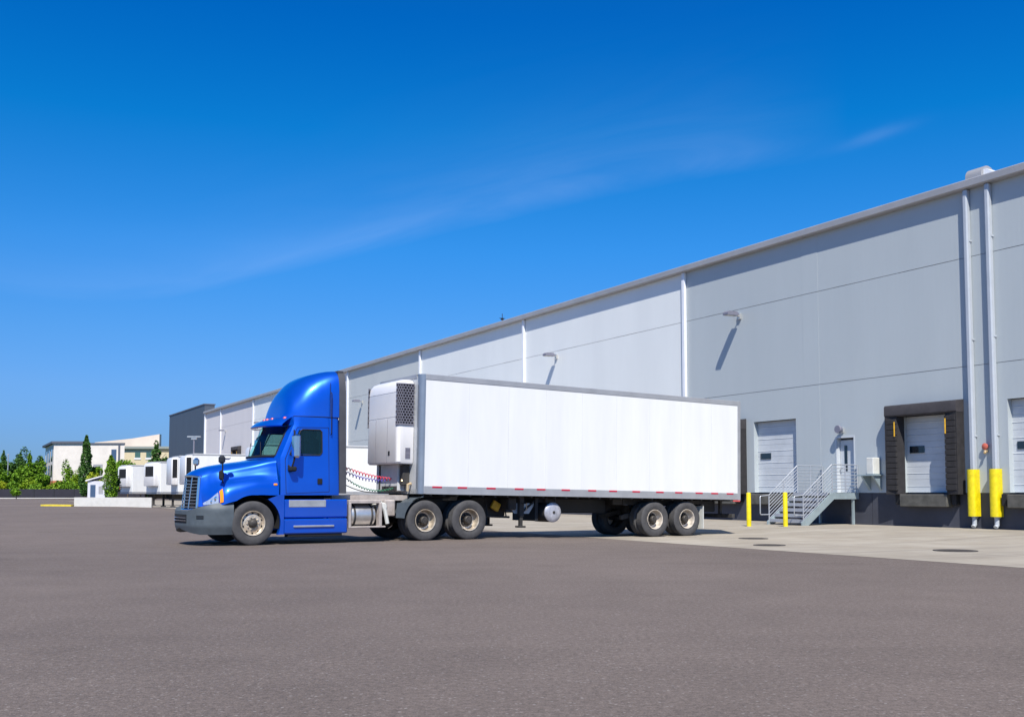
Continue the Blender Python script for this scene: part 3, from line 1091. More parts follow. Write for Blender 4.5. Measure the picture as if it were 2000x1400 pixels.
# ------------------------------------------------------------------ wheels
def tyre_mesh(w=0.28, R0=0.512, rim=0.292):
    h = w / 2
    prof = [(-h * 0.62, rim), (-h * 0.80, rim + 0.012), (-h * 0.97, rim + 0.07), (-h, rim + 0.12), (-h * 0.95, R0 - 0.055), (-h * 0.88, R0 - 0.022), (-h * 0.78, R0 - 0.004)]
    tread = []
    for g in (-0.5, -0.17, 0.17, 0.5):
        gx = g * h
        tread += [(gx - 0.012, R0), (gx - 0.010, R0 - 0.016), (gx + 0.010, R0 - 0.016), (gx + 0.012, R0)]
    prof2 = prof + [(-h * 0.74, R0)] + tread + [(h * 0.74, R0)] + [(-a, r) for a, r in prof[::-1]]
    mb = MB()
    mb.lathe(prof2, (0, 0, 0), 'Y', 48)
    return mb


def shared(mb, name, m):
    o = mb.build(name, m)
    me = o.data
    bpy.data.objects.remove(o)
    return me


ME_TYRE = shared(tyre_mesh(), 'tyre', M['tyre'])
# front rim: convex polished disc, hand holes around it
mb = MB()
mb.lathe([(0.10, 0.288), (-0.115, 0.292), (-0.128, 0.288), (-0.122, 0.272), (-0.07, 0.262), (-0.055, 0.245), (-0.075, 0.205), (-0.085, 0.175), (-0.085, 0.10), (-0.085, 0.001)], (0, 0, 0), 'Y', 48)
for k in range(10):
    a = 2 * math.pi * k / 10
    mb.lathe([(-0.086, 0.016), (-0.115, 0.016), (-0.118, 0.012), (-0.118, 0.001)], (0.142 * math.cos(a), 0, 0.142 * math.sin(a)), 'Y', 6, False)
ME_RIMF = shared(mb, 'rim', M['rim'])
mb = MB()
for k in range(10):
    a = 2 * math.pi * (k + 0.5) / 10
    ca_, sa_ = math.cos(a), math.sin(a)
    pts = []
    for q in range(10):
        b_ = 2 * math.pi * q / 10
        pts.append((0.226 * ca_ + 0.025 * math.cos(b_), -0.0705, 0.226 * sa_ + 0.025 * math.sin(b_)))
    mb.add(pts, [tuple(range(10))])
ME_HOLES = shared(mb, 'hand_holes', M['void'])
mb = MB()
mb.lathe([(-0.08, 0.112), (-0.10, 0.112), (-0.12, 0.10), (-0.16, 0.085), (-0.18, 0.06), (-0.185, 0.001)], (0, 0, 0), 'Y', 24)
ME_HUBF = shared(mb, 'hub', M['hub'])
# rear (dual) rim: deep dish
mb = MB()
mb.lathe([(-0.115, 0.290), (-0.130, 0.288), (-0.124, 0.270), (-0.05, 0.262), (0.02, 0.25), (0.055, 0.225), (0.07, 0.16), (0.07, 0.001)], (0, 0, 0), 'Y', 48)
ME_RIMR = shared(mb, 'rim', M['rim'])
ME_RIMT = shared(mb, 'rim', M['rimwhite'])
mb = MB()
mb.lathe([(0.068, 0.185), (0.05, 0.185), (0.045, 0.17), (0.045, 0.115), (-0.03, 0.105), (-0.075, 0.10), (-0.09, 0.085), (-0.095, 0.001)], (0, 0, 0), 'Y', 28)
for k in range(10):
    a = 2 * math.pi * k / 10
    mb.lathe([(0.045, 0.017), (-0.005, 0.017), (-0.01, 0.012), (-0.01, 0.001)], (0.142 * math.cos(a), 0, 0.142 * math.sin(a)), 'Y', 6, False)
for k in range(8):
    a = 2 * math.pi * k / 8
    mb.lathe([(-0.09, 0.010), (-0.103, 0.010), (-0.103, 0.001)], (0.072 * math.cos(a), 0, 0.072 * math.sin(a)), 'Y', 6, False)
ME_HUBR = shared(mb, 'hub', M['hub'])


def put(name, me, parent, loc=(0, 0, 0), rz=0.0):
    o = bpy.data.objects.new(name, me)
    C.objects.link(o)
    o.parent = parent
    o.location = loc
    o.rotation_euler = (0, 0, rz)
    return o


def wheel(parent, x, side, z, kind, steer=0.0, halfw=1.25):
    """side -1 near (y<0), +1 far"""
    rz = steer + (0 if side < 0 else math.pi)
    yo = side * (halfw - 0.14)
    o = put('wheel', ME_TYRE, parent, (x, yo, z), rz)
    if kind == 'front':
        put('rim', ME_RIMF, o)
        put('hand_holes', ME_HOLES, o)
        put('hub', ME_HUBF, o)
    else:
        put('rim', ME_RIMR if kind == 'rear' else ME_RIMT, o)
        put('hub', ME_HUBR, o)
        put('wheel', ME_TYRE, parent, (x, side * (halfw - 0.14 - 0.34), z), rz)
    return o


# ------------------------------------------------------------------ truck frame
VR = R(32)
VD = Vector((math.cos(VR), math.sin(VR), 0))
VY = Vector((-math.sin(VR), math.cos(VR), 0))
VO = Vector((-2.2, 26.2, 0)) + VY * 1.25

tr = thing('truck_tractor', 'blue day-cab semi truck tractor with tall roof fairing, hitched to the white trailer', 'truck', tuple(VO), VR)

# --- hood surface
HS = [
    (-5.66, [(0, 1.66), (.30, 1.655), (.49, 1.60), (.545, 1.50), (.565, 1.34), (.58, 1.18), (.60, 1.04), (.62, .90)]),
    (-5.56, [(0, 1.735), (.35, 1.715), (.54, 1.64), (.60, 1.53), (.65, 1.37), (.74, 1.22), (.80, 1.07), (.83, .90)]),
    (-5.40, [(0, 1.80), (.39, 1.775), (.60, 1.69), (.67, 1.57), (.75, 1.42), (.90, 1.29), (1.00, 1.12), (1.03, .92)]),
    (-5.2, [(0, 1.855), (.42, 1.825), (.66, 1.735), (.745, 1.61), (.85, 1.475), (1.05, 1.345), (1.165, 1.17), (1.19, .95)]),
    (-4.8, [(0, 1.925), (.5, 1.895), (.76, 1.795), (.835, 1.66), (.92, 1.54), (1.11, 1.445), (1.215, 1.30), (1.235, 1.05)]),
    (-4.4, [(0, 1.985), (.58, 1.955), (.84, 1.87), (.90, 1.74), (.965, 1.61), (1.11, 1.52), (1.215, 1.40), (1.24, 1.16)]),
    (-4.05, [(0, 2.055), (.65, 2.03), (.92, 1.955), (.975, 1.82), (1.03, 1.66), (1.12, 1.53), (1.205, 1.40), (1.235, 1.16)]),
    (-3.86, [(0, 2.085), (.68, 2.06), (.96, 1.99), (1.01, 1.84), (1.06, 1.67), (1.13, 1.53), (1.20, 1.40), (1.23, 1.16)]),
]
HX = np.array([h[0] for h in HS])
HT = np.array([h[1] for h in HS])  # ns x 8 x 2


def cr_interp(xs, vals, x):
    """Catmull-Rom on non-uniform knots (vals shape n x ...)"""
    i = int(np.clip(np.searchsorted(xs, x) - 1, 0, len(xs) - 2))
    t = (x - xs[i]) / (xs[i + 1] - xs[i])
    p1, p2 = vals[i], vals[i + 1]
    h = xs[i + 1] - xs[i]
    m1 = (vals[i + 1] - vals[i - 1]) / (xs[i + 1] - xs[i - 1]) * h if i > 0 else (p2 - p1)
    m2 = (vals[i + 2] - vals[i]) / (xs[i + 2] - xs[i]) * h if i < len(xs) - 2 else (p2 - p1)
    t2, t3 = t * t, t * t * t
    return (2 * t3 - 3 * t2 + 1) * p1 + (t3 - 2 * t2 + t) * m1 + (-2 * t3 + 3 * t2) * p2 + (t3 - t2) * m2


AX, AZ, AR = -4.47, 0.51, 0.655  # front wheel arch


def hood_pt(x, v, side=-1, off=0.0):
    sec = cr_interp(HX, HT, x).copy()
    d = AR * AR - (x - AX) ** 2
    if d > 0:
        zb = AZ + math.sqrt(d)
        if zb > sec[7][1]:
            sec[7][1] = zb
            sec[6][1] = max(sec[6][1], zb + 0.10)
    p = cr_interp(np.arange(8.0), sec, v)
    fade = min(1.0, max(0.0, (-5.05 - x) / 0.5))
    return (x + 0.17 * fade * min(1.0, (p[0] / 0.6) ** 2), side * (p[0] + off), p[1])


xsn = list(np.linspace(-5.66, -5.14, 14)) + list(np.linspace(-5.10, -3.86, 34))
vsn = np.linspace(0, 7, 36)
mb = MB()
P = []
for x in xsn:
    near = [hood_pt(x, v, -1) for v in vsn]
    far = [hood_pt(x, v, 1) for v in vsn]
    # return lip inside the arch/bottom
    nl = (x, near[-1][1] + 0.10, near[-1][2] + 0.0)
    fl = (x, far[-1][1] - 0.10, far[-1][2] + 0.0)
    P.append([nl] + near[::-1] + far[1:] + [fl])
mb.grid(P, flip=True)
# nose surround running forward from the hood edge to the grille frame
for sd_ in (-1, 1):
    P = []
    for v in vsn:
        a_ = hood_pt(-5.66, v, sd_)
        yi = min(abs(a_[1]), 0.575) * 0.985
        zi = a_[2] - 0.02
        fz = (zi - 0.82) / 0.76
        gx = -5.74 * (1 - fz) + -5.66 * fz + 0.165 * (yi / 0.56) ** 2 - 0.02
        P.append([a_, ((a_[0] + gx) / 2, sd_ * (abs(a_[1]) + yi) / 2, (a_[2] + zi) / 2 + 0.004), (gx, sd_ * yi, zi)])
    mb.grid(P, flip=(sd_ > 0))
hood = mb.build('hood', M['blue'], tr, sharp=40)

# wheel-arch liner
mb = MB()
for s in (-1, 1):
    P = []
    for k in range(21):
        a = R(-12) + R(204) * k / 20
        P.append([(AX + (AR - 0.012) * math.cos(a), s * yy, AZ + (AR - 0.012) * math.sin(a)) for yy in (1.19, 0.55)])
    mb.grid(P)
    mb.box(-5.15, -3.8, s * 0.50 - 0.03, s * 0.50 + 0.03, 0.55, 1.55)
mb.build('wheel_arch_liner', M['void'], tr)

# rear part of the front fender going down behind the tyre
for s in (-1, 1):
    mb = MB()
    y0, y1 = sorted((s * 1.10, s * 1.232))
    pts = []
    for k in range(9):
        a = R(58) - R(83) * k / 8
        pts.append((AX + AR * math.cos(a), AZ + AR * math.sin(a)))
    poly = pts + [(-3.78, 0.24), (-3.735, 0.24), (-3.735, 1.17), (-3.86, 1.17)]
    mb.prism(poly, y0, y1, 'XZ')
    mb.build('fender_rear', M['blue'], tr, recalc=True)

# --- grille
mb = MB()
gx0, gx1 = -5.74, -5.66      # bottom is further forward than the top
for s in (-1, 1):
    y = s * 0.56
    mb.tube([(gx0 + 0.15, y, 0.82), (gx0 + 0.17, y * 0.99, 1.2), (gx1 + 0.12, y * 0.96, 1.58)], 0.035, 8)
mb.tube([(gx1 + 0.12, -0.54, 1.58), (gx1 + 0.02, -0.3, 1.61), (gx1 - 0.03, 0, 1.62), (gx1 + 0.02, 0.3, 1.61), (gx1 + 0.12, 0.54, 1.58)], 0.03, 8)
mb.tube([(gx0 + 0.15, -0.56, 0.82), (gx0 + 0.02, -0.3, 0.81), (gx0 - 0.03, 0, 0.81), (gx0 + 0.02, 0.3, 0.81), (gx0 + 0.15, 0.56, 0.82)], 0.04, 8)
gf = mb.build('grille', M['chrome'], tr)
mb = MB()
for k in range(9):
    z = 0.89 + k * 0.076
    f = (z - 0.82) / 0.76
    x = gx0 * (1 - f) + gx1 * f
    hwd = 0.55 - 0.03 * f
    mb.tube([(x + 0.145, -hwd, z), (x + 0.03, -hwd * 0.55, z), (x - 0.02, 0, z), (x + 0.03, hwd * 0.55, z), (x + 0.145, hwd, z)], 0.0145, 6)
for y in (-0.3, 0.3):
    mb.tube([(gx0 + 0.015, y, 0.82), (gx1 + 0.02, y, 1.6)], 0.013, 6)
mb.build('grille_bars', M['chrome'], gf)
mb = MB()
mb.grid([[(gx0 + 0.05 + 0.14 * (y / 0.56) ** 2, y, 0.80), (gx1 + 0.03 + 0.14 * (y / 0.56) ** 2, y * 0.97, 1.62)] for y in np.linspace(-0.56, 0.56, 11)])
mb.build('radiator_mesh', M['void'], gf)

# --- bumper
def bump_pt(u, z, side):
    """u 0..1 from centre to rear end"""
    k = np.array([0, .2, .4, .58, .74, .87, 1.0])
    pts = np.array([(-5.86, 0), (-5.855, .30), (-5.80, .60), (-5.66, .90), (-5.43, 1.12), (-5.17, 1.215), (-4.93, 1.235)])
    p = cr_interp(k, pts, u)
    inset = 0.0
    if z < 0.45:
        inset = (0.45 - z) * 0.35
    if z > 0.86:
        inset = (z - 0.86) * 0.6
    q = p * 1.0
    sc_ = 1 - inset / 1.24
    cx = -4.6
    return (cx + (q[0] - cx) * (1 - inset / 1.6), side * q[1] * sc_, z)


def bump_top(u):
    return 0.80 + 0.19 * min(1.0, max(0.0, (u - 0.38) / 0.45)) if u > 0.38 else 0.80


def bump_bot(u):
    return 0.40 - 0.14 * min(1.0, u / 0.6)


mb = MB()
for s in (-1, 1):
    P = []
    for i in range(41):
        u = i / 40
        zt, zb = bump_top(u), bump_bot(u)
        P.append([bump_pt(u, zb + (zt - zb) * j / 14, s) for j in range(15)])
    mb.grid(P, flip=(s > 0))
    # top shelf
    mb.grid([[p[-1], (p[-1][0] + 0.16, p[-1][1] * 0.9, p[-1][2] - 0.01)] for p in P], flip=(s > 0))
    mb.grid([[(p[0][0] + 0.2, p[0][1] * 0.88, p[0][2] + 0.03), p[0]] for p in P], flip=(s > 0))
bumper = mb.build('bumper', M['bumper'], tr, sharp=30)
mb = MB()
P = []
for i in range(17):
    u = 0.36 * (i / 8 - 1)
    s = 1 if u > 0 else -1
    row = []
    for z in (0.52, 0.60, 0.68, 0.72):
        p = bump_pt(abs(u), z, s)
        row.append((p[0] - 0.006, p[1], z))
    P.append(row)
mb.grid(P)
mb.build('air_intake', M['void'], bumper)
mb = MB()
for z in (0.575, 0.64):
    mb.tube([(bump_pt(abs(u), z, 1 if u > 0 else -1)[0] - 0.012, bump_pt(abs(u), z, 1 if u > 0 else -1)[1], z) for u in np.linspace(-0.35, 0.35, 13)], 0.012, 6)
mb.build('intake_bar', M['chrome'], bumper)
for s in (-1, 1):
    mb = MB()
    P = []
    for u in np.linspace(0.56, 0.66, 5):
        P.append([tuple(Vector(bump_pt(u, z, s)) + Vector((-0.008, s * 0.006, 0))) for z in (0.62, 0.70)])
    mb.grid(P)
    mb.build('fog_light', M['doorwin'], bumper)

# --- headlights
for s in (-1, 1):
    mb = MB()
    mba = MB()
    n = 14
    P, Q = [], []
    for i in range(n + 1):
        f = i / n
        x = -5.64 + 0.44 * f
        vb = 6.75
        vt = 6.45 - 1.25 * f ** 0.8
        row = [hood_pt(x, vt + (vb - vt) * j / 8, s, 0.012) for j in range(9)]
        row = [(r[0] - 0.012, r[1], r[2]) for r in row]
        if f <= 0.78:
            P.append(row)
        if f >= 0.76:
            Q.append(row)
    mb.grid(P, flip=(s < 0))
    hl = mb.build('headlight', M['lens'], tr)
    mba.grid(Q, flip=(s < 0))
    mba.build('turn_signal', M['amber'], hl)
    mbl = MB()
    for xx, vv, rr in ((-5.40, 6.2, 0.055), (-5.50, 6.45, 0.04)):
        p = hood_pt(xx, vv, s, 0.02)
        mbl.lathe([(0.0, rr), (s * 0.008, rr * 0.9), (s * 0.012, rr * 0.5), (s * 0.012, 0.001)], p, 'Y', 14)
    mbl.build('lamp_reflector', M['chrome'], hl)
    # side marker
    p = hood_pt(-3.94, 5.9, s, 0.0)
    mb = MB()
    mb.box(-3.985, -3.895, p[1] - 0.025, p[1] + 0.025, 1.385, 1.435, 0.012)
    mb.build('side_marker_lamp', M['amber'], tr)

# --- cab
def cab_outline(z):
    """half outline: list of (x, y) from front centre to rear centre"""
    f = min(1.0, max(0.0, (z - 2.06) / 0.80))
    top = min(1.0, max(0.0, (z - 2.83) / 0.22))
    fx0 = -4.13 + 0.38 * f
    ys = 1.20 - 0.0 * z if z < 1.3 else 1.20 - 0.09 * (z - 1.3) / 1.7
    ax = -3.86 + 0.34 * f          # front pillar
    wx0 = -3.60 + 0.30 * f         # window front
    return [(fx0, 0.0), (fx0 + 0.012, 0.30), (fx0 + 0.05, 0.58), (fx0 + 0.12, 0.78), (ax - 0.02, 0.91), (ax + 0.06, ys - 0.05),
            (wx0 - 0.06, ys), (wx0, ys), (-3.2, ys), (-2.78, ys), (-2.70, ys), (-2.59, ys), (-2.565, ys), (-2.40, ys), (-2.34, ys - 0.02), (-2.31, ys - 0.09), (-2.31, 0.5), (-2.31, 0)]


CZ = [1.16, 1.3, 1.6, 1.9, 2.06, 2.10, 2.14, 2.3, 2.5, 2.66, 2.72, 2.80, 2.86, 2.96, 3.04]
WSX = (0, 4)      # windshield columns 0..3
mb, gl, gs = MB(), {-1: MB(), 1: MB()}, {-1: MB(), 1: MB()}
wsg = MB()
for s in (-1, 1):
    rows = [[(x, s * y, z) for x, y in cab_outline(z)] for z in CZ]
    for i in range(len(CZ) - 1):
        for j in range(len(rows[0]) - 1):
            q = [rows[i][j], rows[i][j + 1], rows[i + 1][j + 1], rows[i + 1][j]]
            if s > 0:
                q = q[::-1]
            if j < 4 and 2.10 <= CZ[i] < 2.86 and CZ[i] >= 2.10:
                wsg.add(q, [(0, 1, 2, 3)], True)
            elif 7 <= j <= 8 and 2.14 <= CZ[i] < 2.72:
                gs[s].add(q, [(0, 1, 2, 3)], True)
            else:
                mb.add(q, [(0, 1, 2, 3)], True)
# roof and floor
top = [(x, y, 3.04) for x, y in cab_outline(3.04)] + [(x, -y, 3.04) for x, y in cab_outline(3.04)[::-1]]
mb.add(top, [tuple(range(len(top)))])
bot = [(x, y, 1.16) for x, y in cab_outline(1.16)] + [(x, -y, 1.16) for x, y in cab_outline(1.16)[::-1]]
mb.add(bot, [tuple(range(len(bot)))[::-1]])


def weld(o, dist=0.0008):
    import bmesh
    bm = bmesh.new()
    bm.from_mesh(o.data)
    bmesh.ops.remove_doubles(bm, verts=bm.verts, dist=dist)
    bmesh.ops.recalc_face_normals(bm, faces=bm.faces)
    bm.to_mesh(o.data)
    bm.free()
    try:
        o.data.set_sharp_from_angle(angle=R(32))
    except Exception:
        pass
    return o


cab = weld(mb.build('cab', M['blue'], tr))
weld(wsg.build('windshield', M['ws'], tr))
for s in (-1, 1):
    weld(gs[s].build('side_window', M['sideglass'], tr))
    # black rubber surround and quarter bar
    y = s * 1.135
    mb = MB()
    pts = [(-3.585, 2.135), (-3.31, 2.70), (-3.26, 2.735), (-2.82, 2.735), (-2.775, 2.69), (-2.775, 2.19), (-2.83, 2.125), (-3.54, 2.115), (-3.585, 2.135)]

    def yy(z):
        return s * (1.20 - 0.09 * (z - 1.3) / 1.7 + 0.004)
    mb.tube([(a, yy(b), b) for a, b in pts], 0.016, 6)
    mb.build('window_seal', M['darkplastic'], tr)
    # door: seam lines and handle
    mb = MB()
    for a, b in (((-3.68, 1.20), (-3.70, 2.02)), ((-3.70, 2.02), (-3.40, 2.78)), ((-3.40, 2.78), (-2.60, 2.80)), ((-2.60, 2.80), (-2.60, 1.24)), ((-2.60, 1.24), (-3.68, 1.20))):
        mb.tube([(a[0], yy(a[1]) if a[1] > 1.3 else s * 1.203, a[1]), (b[0], yy(b[1]) if b[1] > 1.3 else s * 1.203, b[1])], 0.0055, 4)
    mb.build('door_seam', M['void'], tr)
    mb = MB()
    mb.box(-2.90, -2.78, s * 1.205 - 0.018, s * 1.205 + 0.018, 1.42, 1.56, 0.012)
    mb.build('door_handle', M['void'], tr)
    # A pillar trim beside the windshield
    mb = MB()
    A = [(cab_outline(z)[4][0], s * (cab_outline(z)[4][1] + 0.004), z) for z in (2.10, 2.3, 2.5, 2.7, 2.84)]
    mb.tube(A, 0.02, 6)
    mb.build('pillar_trim', M['darkplastic'], tr)
    # grab rail by the rear of the door
    mb = MB()
    yr = s * 1.16
    mb.tube([(-2.555, yr, 2.62), (-2.555, s * 1.20, 2.66), (-2.555, s * 1.20, 3.62), (-2.555, yr, 3.66)], 0.012, 6)
    mb.build('grab_rail', M['void'], tr)

# windshield lower cowl, wipers
mb = MB()
mb.tube([(cab_outline(2.08)[i][0] - 0.01, sgn * cab_outline(2.08)[i][1], 2.09) for sgn, i in [(-1, 4), (-1, 3), (-1, 2), (-1, 1), (1, 0), (1, 1), (1, 2), (1, 3), (1, 4)]], 0.03, 6)
mb.tube([(-4.10, -0.55, 2.12), (-3.96, -0.10, 2.45)], 0.011, 4)
mb.tube([(-4.13, 0.25, 2.12), (-3.99, 0.55, 2.45)], 0.011, 4)
mb.build('wiper', M['void'], tr)

# interior: dash, wheel, seats, rear wall
mb = MB()
mb.box(-3.84, -3.50, -0.82, 0.82, 1.75, 2.09, 0.05)
mb.build('dashboard', M['interior'], tr)
mb = MB()
ring = [(-3.42 - 0.08 * math.sin(a), -0.5 + 0.22 * math.cos(a), 2.12 + 0.19 * math.sin(a)) for a in np.linspace(0, 2 * math.pi, 25)]
mb.tube(ring, 0.016, 6)
mb.tube([(-3.42, -0.5, 2.12), (-3.62, -0.5, 1.95)], 0.03, 6)
mb.build('steering_wheel', M['darkplastic'], tr)
for y in (-0.5, 0.5):
    mb = MB()
    mb.box(-3.2, -2.75, y - 0.25, y + 0.25, 1.75, 1.90, 0.04)
    mb.box(-2.82, -2.68, y - 0.24, y + 0.24, 1.88, 2.55, 0.05)
    mb.box(-2.80, -2.70, y - 0.13, y + 0.13, 2.57, 2.76, 0.04)
    mb.build('seat', M['seat'], tr)
mb = MB()
mb.box(-2.43, -2.38, -1.05, 1.05, 1.3, 2.9)
mb.build('cab_lining', M['interior'], tr)

# visor over the windshield
mb = MB()
P = []
for k in range(25):
    y = -1.0 + 2.0 * k / 24
    ay = abs(y)
    bx = -3.74 + 0.16 * ay ** 3 + 0.03 * ay
    fx = bx - 0.30 + 0.12 * ay ** 4
    P.append([(bx + 0.06, y * 1.02, 2.84), (fx + 0.01, y * 1.03, 2.80), (fx - 0.02, y * 1.035, 2.83), (fx + 0.01, y * 1.03, 2.87), (fx + 0.12, y * 1.01, 2.96), (bx + 0.08, y, 3.05), (bx + 0.30, y * 0.98, 3.06)])
mb.grid(P)
mb.build('sun_visor', M['blue'], tr, recalc=True)
for y in (-0.82, -0.30, 0.0, 0.30, 0.82):
    mb = MB()
    ay = abs(y)
    x = -3.74 + 0.16 * ay ** 3 + 0.03 * ay - 0.02 + (0.06 * ay)
    mb.lathe([(-0.02, 0.05), (0.02, 0.048), (0.04, 0.035), (0.05, 0.001)], (x, y, 3.0), 'Z', 12)
    o = mb.build('roof_marker_lamp', M['marker'], tr)
    if abs(y) < 0.4:
        o.scale = (1, 1, 1.0)

# roof fairing
FX = np.array([-3.61, -3.575, -3.53, -3.45, -3.33, -3.15, -2.93, -2.70, -2.50, -2.32])
FH = np.array([3.05, 3.22, 3.42, 3.63, 3.80, 3.98, 4.11, 4.19, 4.235, 4.25])
FWd = np.array([0.62, 0.74, 0.83, 0.91, 0.98, 1.05, 1.09, 1.11, 1.12, 1.12])
FN = np.array([2.0, 2.1, 2.2, 2.4, 2.6, 3.0, 3.6, 4.4, 5.2, 6.0])
mb = MB()
P = []
for x in list(np.linspace(-3.61, -3.4, 16)) + list(np.linspace(-3.37, -2.32, 32)):
    H, Wd, n = (float(np.interp(x, FX, a)) if a is FN else float(cr_interp(FX, a, x)) for a in (FH, FWd, FN))
    row = []
    for k in range(33):
        a = math.pi * k / 32
        c_, s_ = math.cos(a), math.sin(a)
        y = -Wd * math.copysign(abs(c_) ** (2 / n), c_)
        z = 3.045 + (H - 3.045) * abs(s_) ** (2 / n)
        row.append((x, y, z))
    P.append(row)
mb.grid(P)
mb.add(P[-1], [tuple(range(33))])
fair = mb.build('roof_fairing', M['blue'], tr, recalc=True)
mb = MB()
for s in (-1, 1):
    mb.tube([(-3.45, s * 0.995, 3.055), (-3.0, s * 1.095, 3.055), (-2.55, s * 1.118, 3.055), (-2.33, s * 1.12, 3.055)], 0.009, 5)
    mb.tube([(-2.56, s * 1.118, 3.08), (-2.56, s * 1.118, 3.9)], 0.007, 5)
mb.build('fairing_seam', M['void'], fair)
# side extenders behind the cab
for s in (-1, 1):
    mb = MB()
    P = []
    for z in (1.20, 2.0, 3.0, 3.7, 4.02, 4.16, 4.2):
        inset = 0.0 if z < 3.8 else (z - 3.8) ** 2 * 0.9
        yo = (1.20 if z < 1.3 else 1.20 - 0.075 * (z - 1.3) / 2.5) - inset
        P.append([(-2.33, s * (yo - 0.04), z), (-2.33, s * yo, z), (-2.16, s * (yo + 0.01), z), (-2.16, s * (yo - 0.04), z)])
    mb.grid(P)
    mb.add(P[0], [(0, 1, 2, 3)])
    mb.add(P[-1], [(0, 1, 2, 3)])
    mb.build('side_extender', M['extender'], tr, recalc=True)
mb = MB()
mb.prism([(-2.33, 4.10), (-2.33, 4.225), (-2.18, 4.22), (-2.18, 4.12)], -1.0, 1.0, 'XZ')
mb.build('roof_extender', M['extender'], tr, recalc=True)
mb = MB()
mb.box(-2.31, -2.27, -1.05, 1.05, 1.2, 3.0)
mb.build('cab_back_panel', M['grime'], tr)

# mirrors
for s in (-1, 1):
    y = s * 1.40
    mb = MB()
    mb.tube([(-3.62, s * 1.16, 1.86), (-3.60, s * 1.34, 1.80), (-3.56, s * 1.40, 2.0), (-3.56, s * 1.40, 2.62), (-3.50, s * 1.2, 2.70)], 0.022, 8)
    mb.box(-3.64, -3.48, min(s * 1.15, s * 1.38), max(s * 1.15, s * 1.38), 1.72, 1.84, 0.03)
    arm = mb.build('mirror_arm', M['void'], tr)
    mb = MB()
    mb.box(-3.60, -3.44, y - 0.13, y + 0.13, 2.04, 2.60, 0.045)
    mb.build('mirror_head', M['chrome'], tr)
    # hood mirror on a dark stalk
    yh = s * 1.10
    mb = MB()
    mb.tube([(-5.14, s * 1.06, 1.44), (-5.18, s * 1.16, 1.50), (-5.19, s * 1.17, 1.9)], 0.018, 6)
    mb.tube([(-5.10, s * 0.95, 1.60), (-5.17, s * 1.14, 1.68)], 0.018, 6)
    mb.box(-5.24, -5.14, yh + s * 0.0 - 0.06, yh + 0.10, 1.50, 1.74, 0.045)
    mb.build('hood_mirror_stalk', M['void'], tr)
    mb = MB()
    mb.box(-5.25, -5.12, yh - 0.09, yh + 0.11, 1.88, 2.08, 0.05)
    hm = mb.build('hood_mirror', M['darkplastic'] if s < 0 else M['chrome'], tr)
    if s < 0:
        mb = MB()
        mb.box(-5.12, -4.99, yh - 0.05, yh + 0.08, 1.98, 2.06, 0.03)
        mb.build('mirror_bracket', M['boxwhite'], hm)

# side skirt with steps
for s in (-1, 1):
    def yb(a, b):
        return sorted((s * a, s * b))
    mb = MB()
    y0, y1 = yb(1.0, 1.225)
    mb.box(-3.735, -2.12, y0, y1, 0.62, 1.06, 0.03)
    mb.box(-3.735, -2.12, y0, y1, 0.24, 0.60, 0.03)
    sk = mb.build('side_skirt', M['blue'], tr)
    mb = MB()
    y0, y1 = yb(1.05, 1.235)
    mb.box(-3.62, -2.68, y0, y1, 0.87, 1.045, 0.015)
    mb.build('upper_step', M['alu'], sk)
    mb = MB()
    y0, y1 = yb(1.10, 1.262)
    mb.box(-3.5, -2.48, y0, y1, 0.40, 0.445, 0.01)
    mb.build('lower_step', M['alu'], sk)
    mb = MB()
    y0, y1 = yb(0.95, 1.19)
    mb.box(-3.62, -2.25, y0, y1, 0.17, 0.25, 0.01)
    mb.build('under_tray', M['void'], sk)

# chassis
mb = MB()
for s in (-1, 1):
    mb.box(-5.3, 2.0, s * 0.43 - 0.04, s * 0.43 + 0.04, 0.72, 1.0, 0.01)
for x in (-4.9, -3.2, -2.0, -0.7, 0.65, 1.9):
    mb.box(x - 0.06, x + 0.06, -0.42, 0.42, 0.76, 0.96)
mb.build('frame_rail', M['grime'], tr)
mb = MB()
mb.box(-5.2, -2.4, -0.42, 0.42, 0.55, 1.25, 0.05)
mb.box(-5.45, -5.2, -0.5, 0.5, 0.6, 1.5, 0.03)
mb.tube([(-2.4, 0, 0.8), (0.6, 0, 0.6)], 0.06, 8)
mb.build('engine_block', M['void'], tr)
mb = MB()
mb.tube([(AX, -1.0, 0.46), (AX, 1.0, 0.46)], 0.06, 8)
for x in (0, 1.3):
    mb.tube([(x, -0.9, 0.51), (x, 0.9, 0.51)], 0.07, 8)
    mb.lathe([(-0.2, 0.1), (-0.12, 0.19), (0.12, 0.19), (0.2, 0.1)], (x, 0, 0.53), 'X', 16)
    mb.box(x - 0.3, x + 0.3, -0.56, -0.46, 0.42, 0.5)
    mb.box(x - 0.3, x + 0.3, 0.46, 0.56, 0.42, 0.5)
mb.build('axle', M['grime'], tr)
# deck plate behind the cab, bright and dusty
mb = MB()
mb.box(-2.30, -0.15, -0.60, 0.60, 1.09, 1.155, 0.01)
mb.box(-2.30, -0.22, -0.63, -0.60, 1.02, 1.15)
mb.build('deck_plate', M['deck'], tr)
mb = MB()
mb.box(-0.10, 1.15, -0.46, 0.46, 1.07, 1.155, 0.02)
mb.box(0.2, 0.9, -0.50, 0.50, 0.98, 1.08, 0.02)
mb.prism([(-0.35, 1.03), (-0.10, 1.15), (0.05, 1.15), (0.05, 0.98), (-0.2, 0.92)], -0.48, 0.48, 'XZ')
mb.build('fifth_wheel', M['grime'], tr, recalc=True)
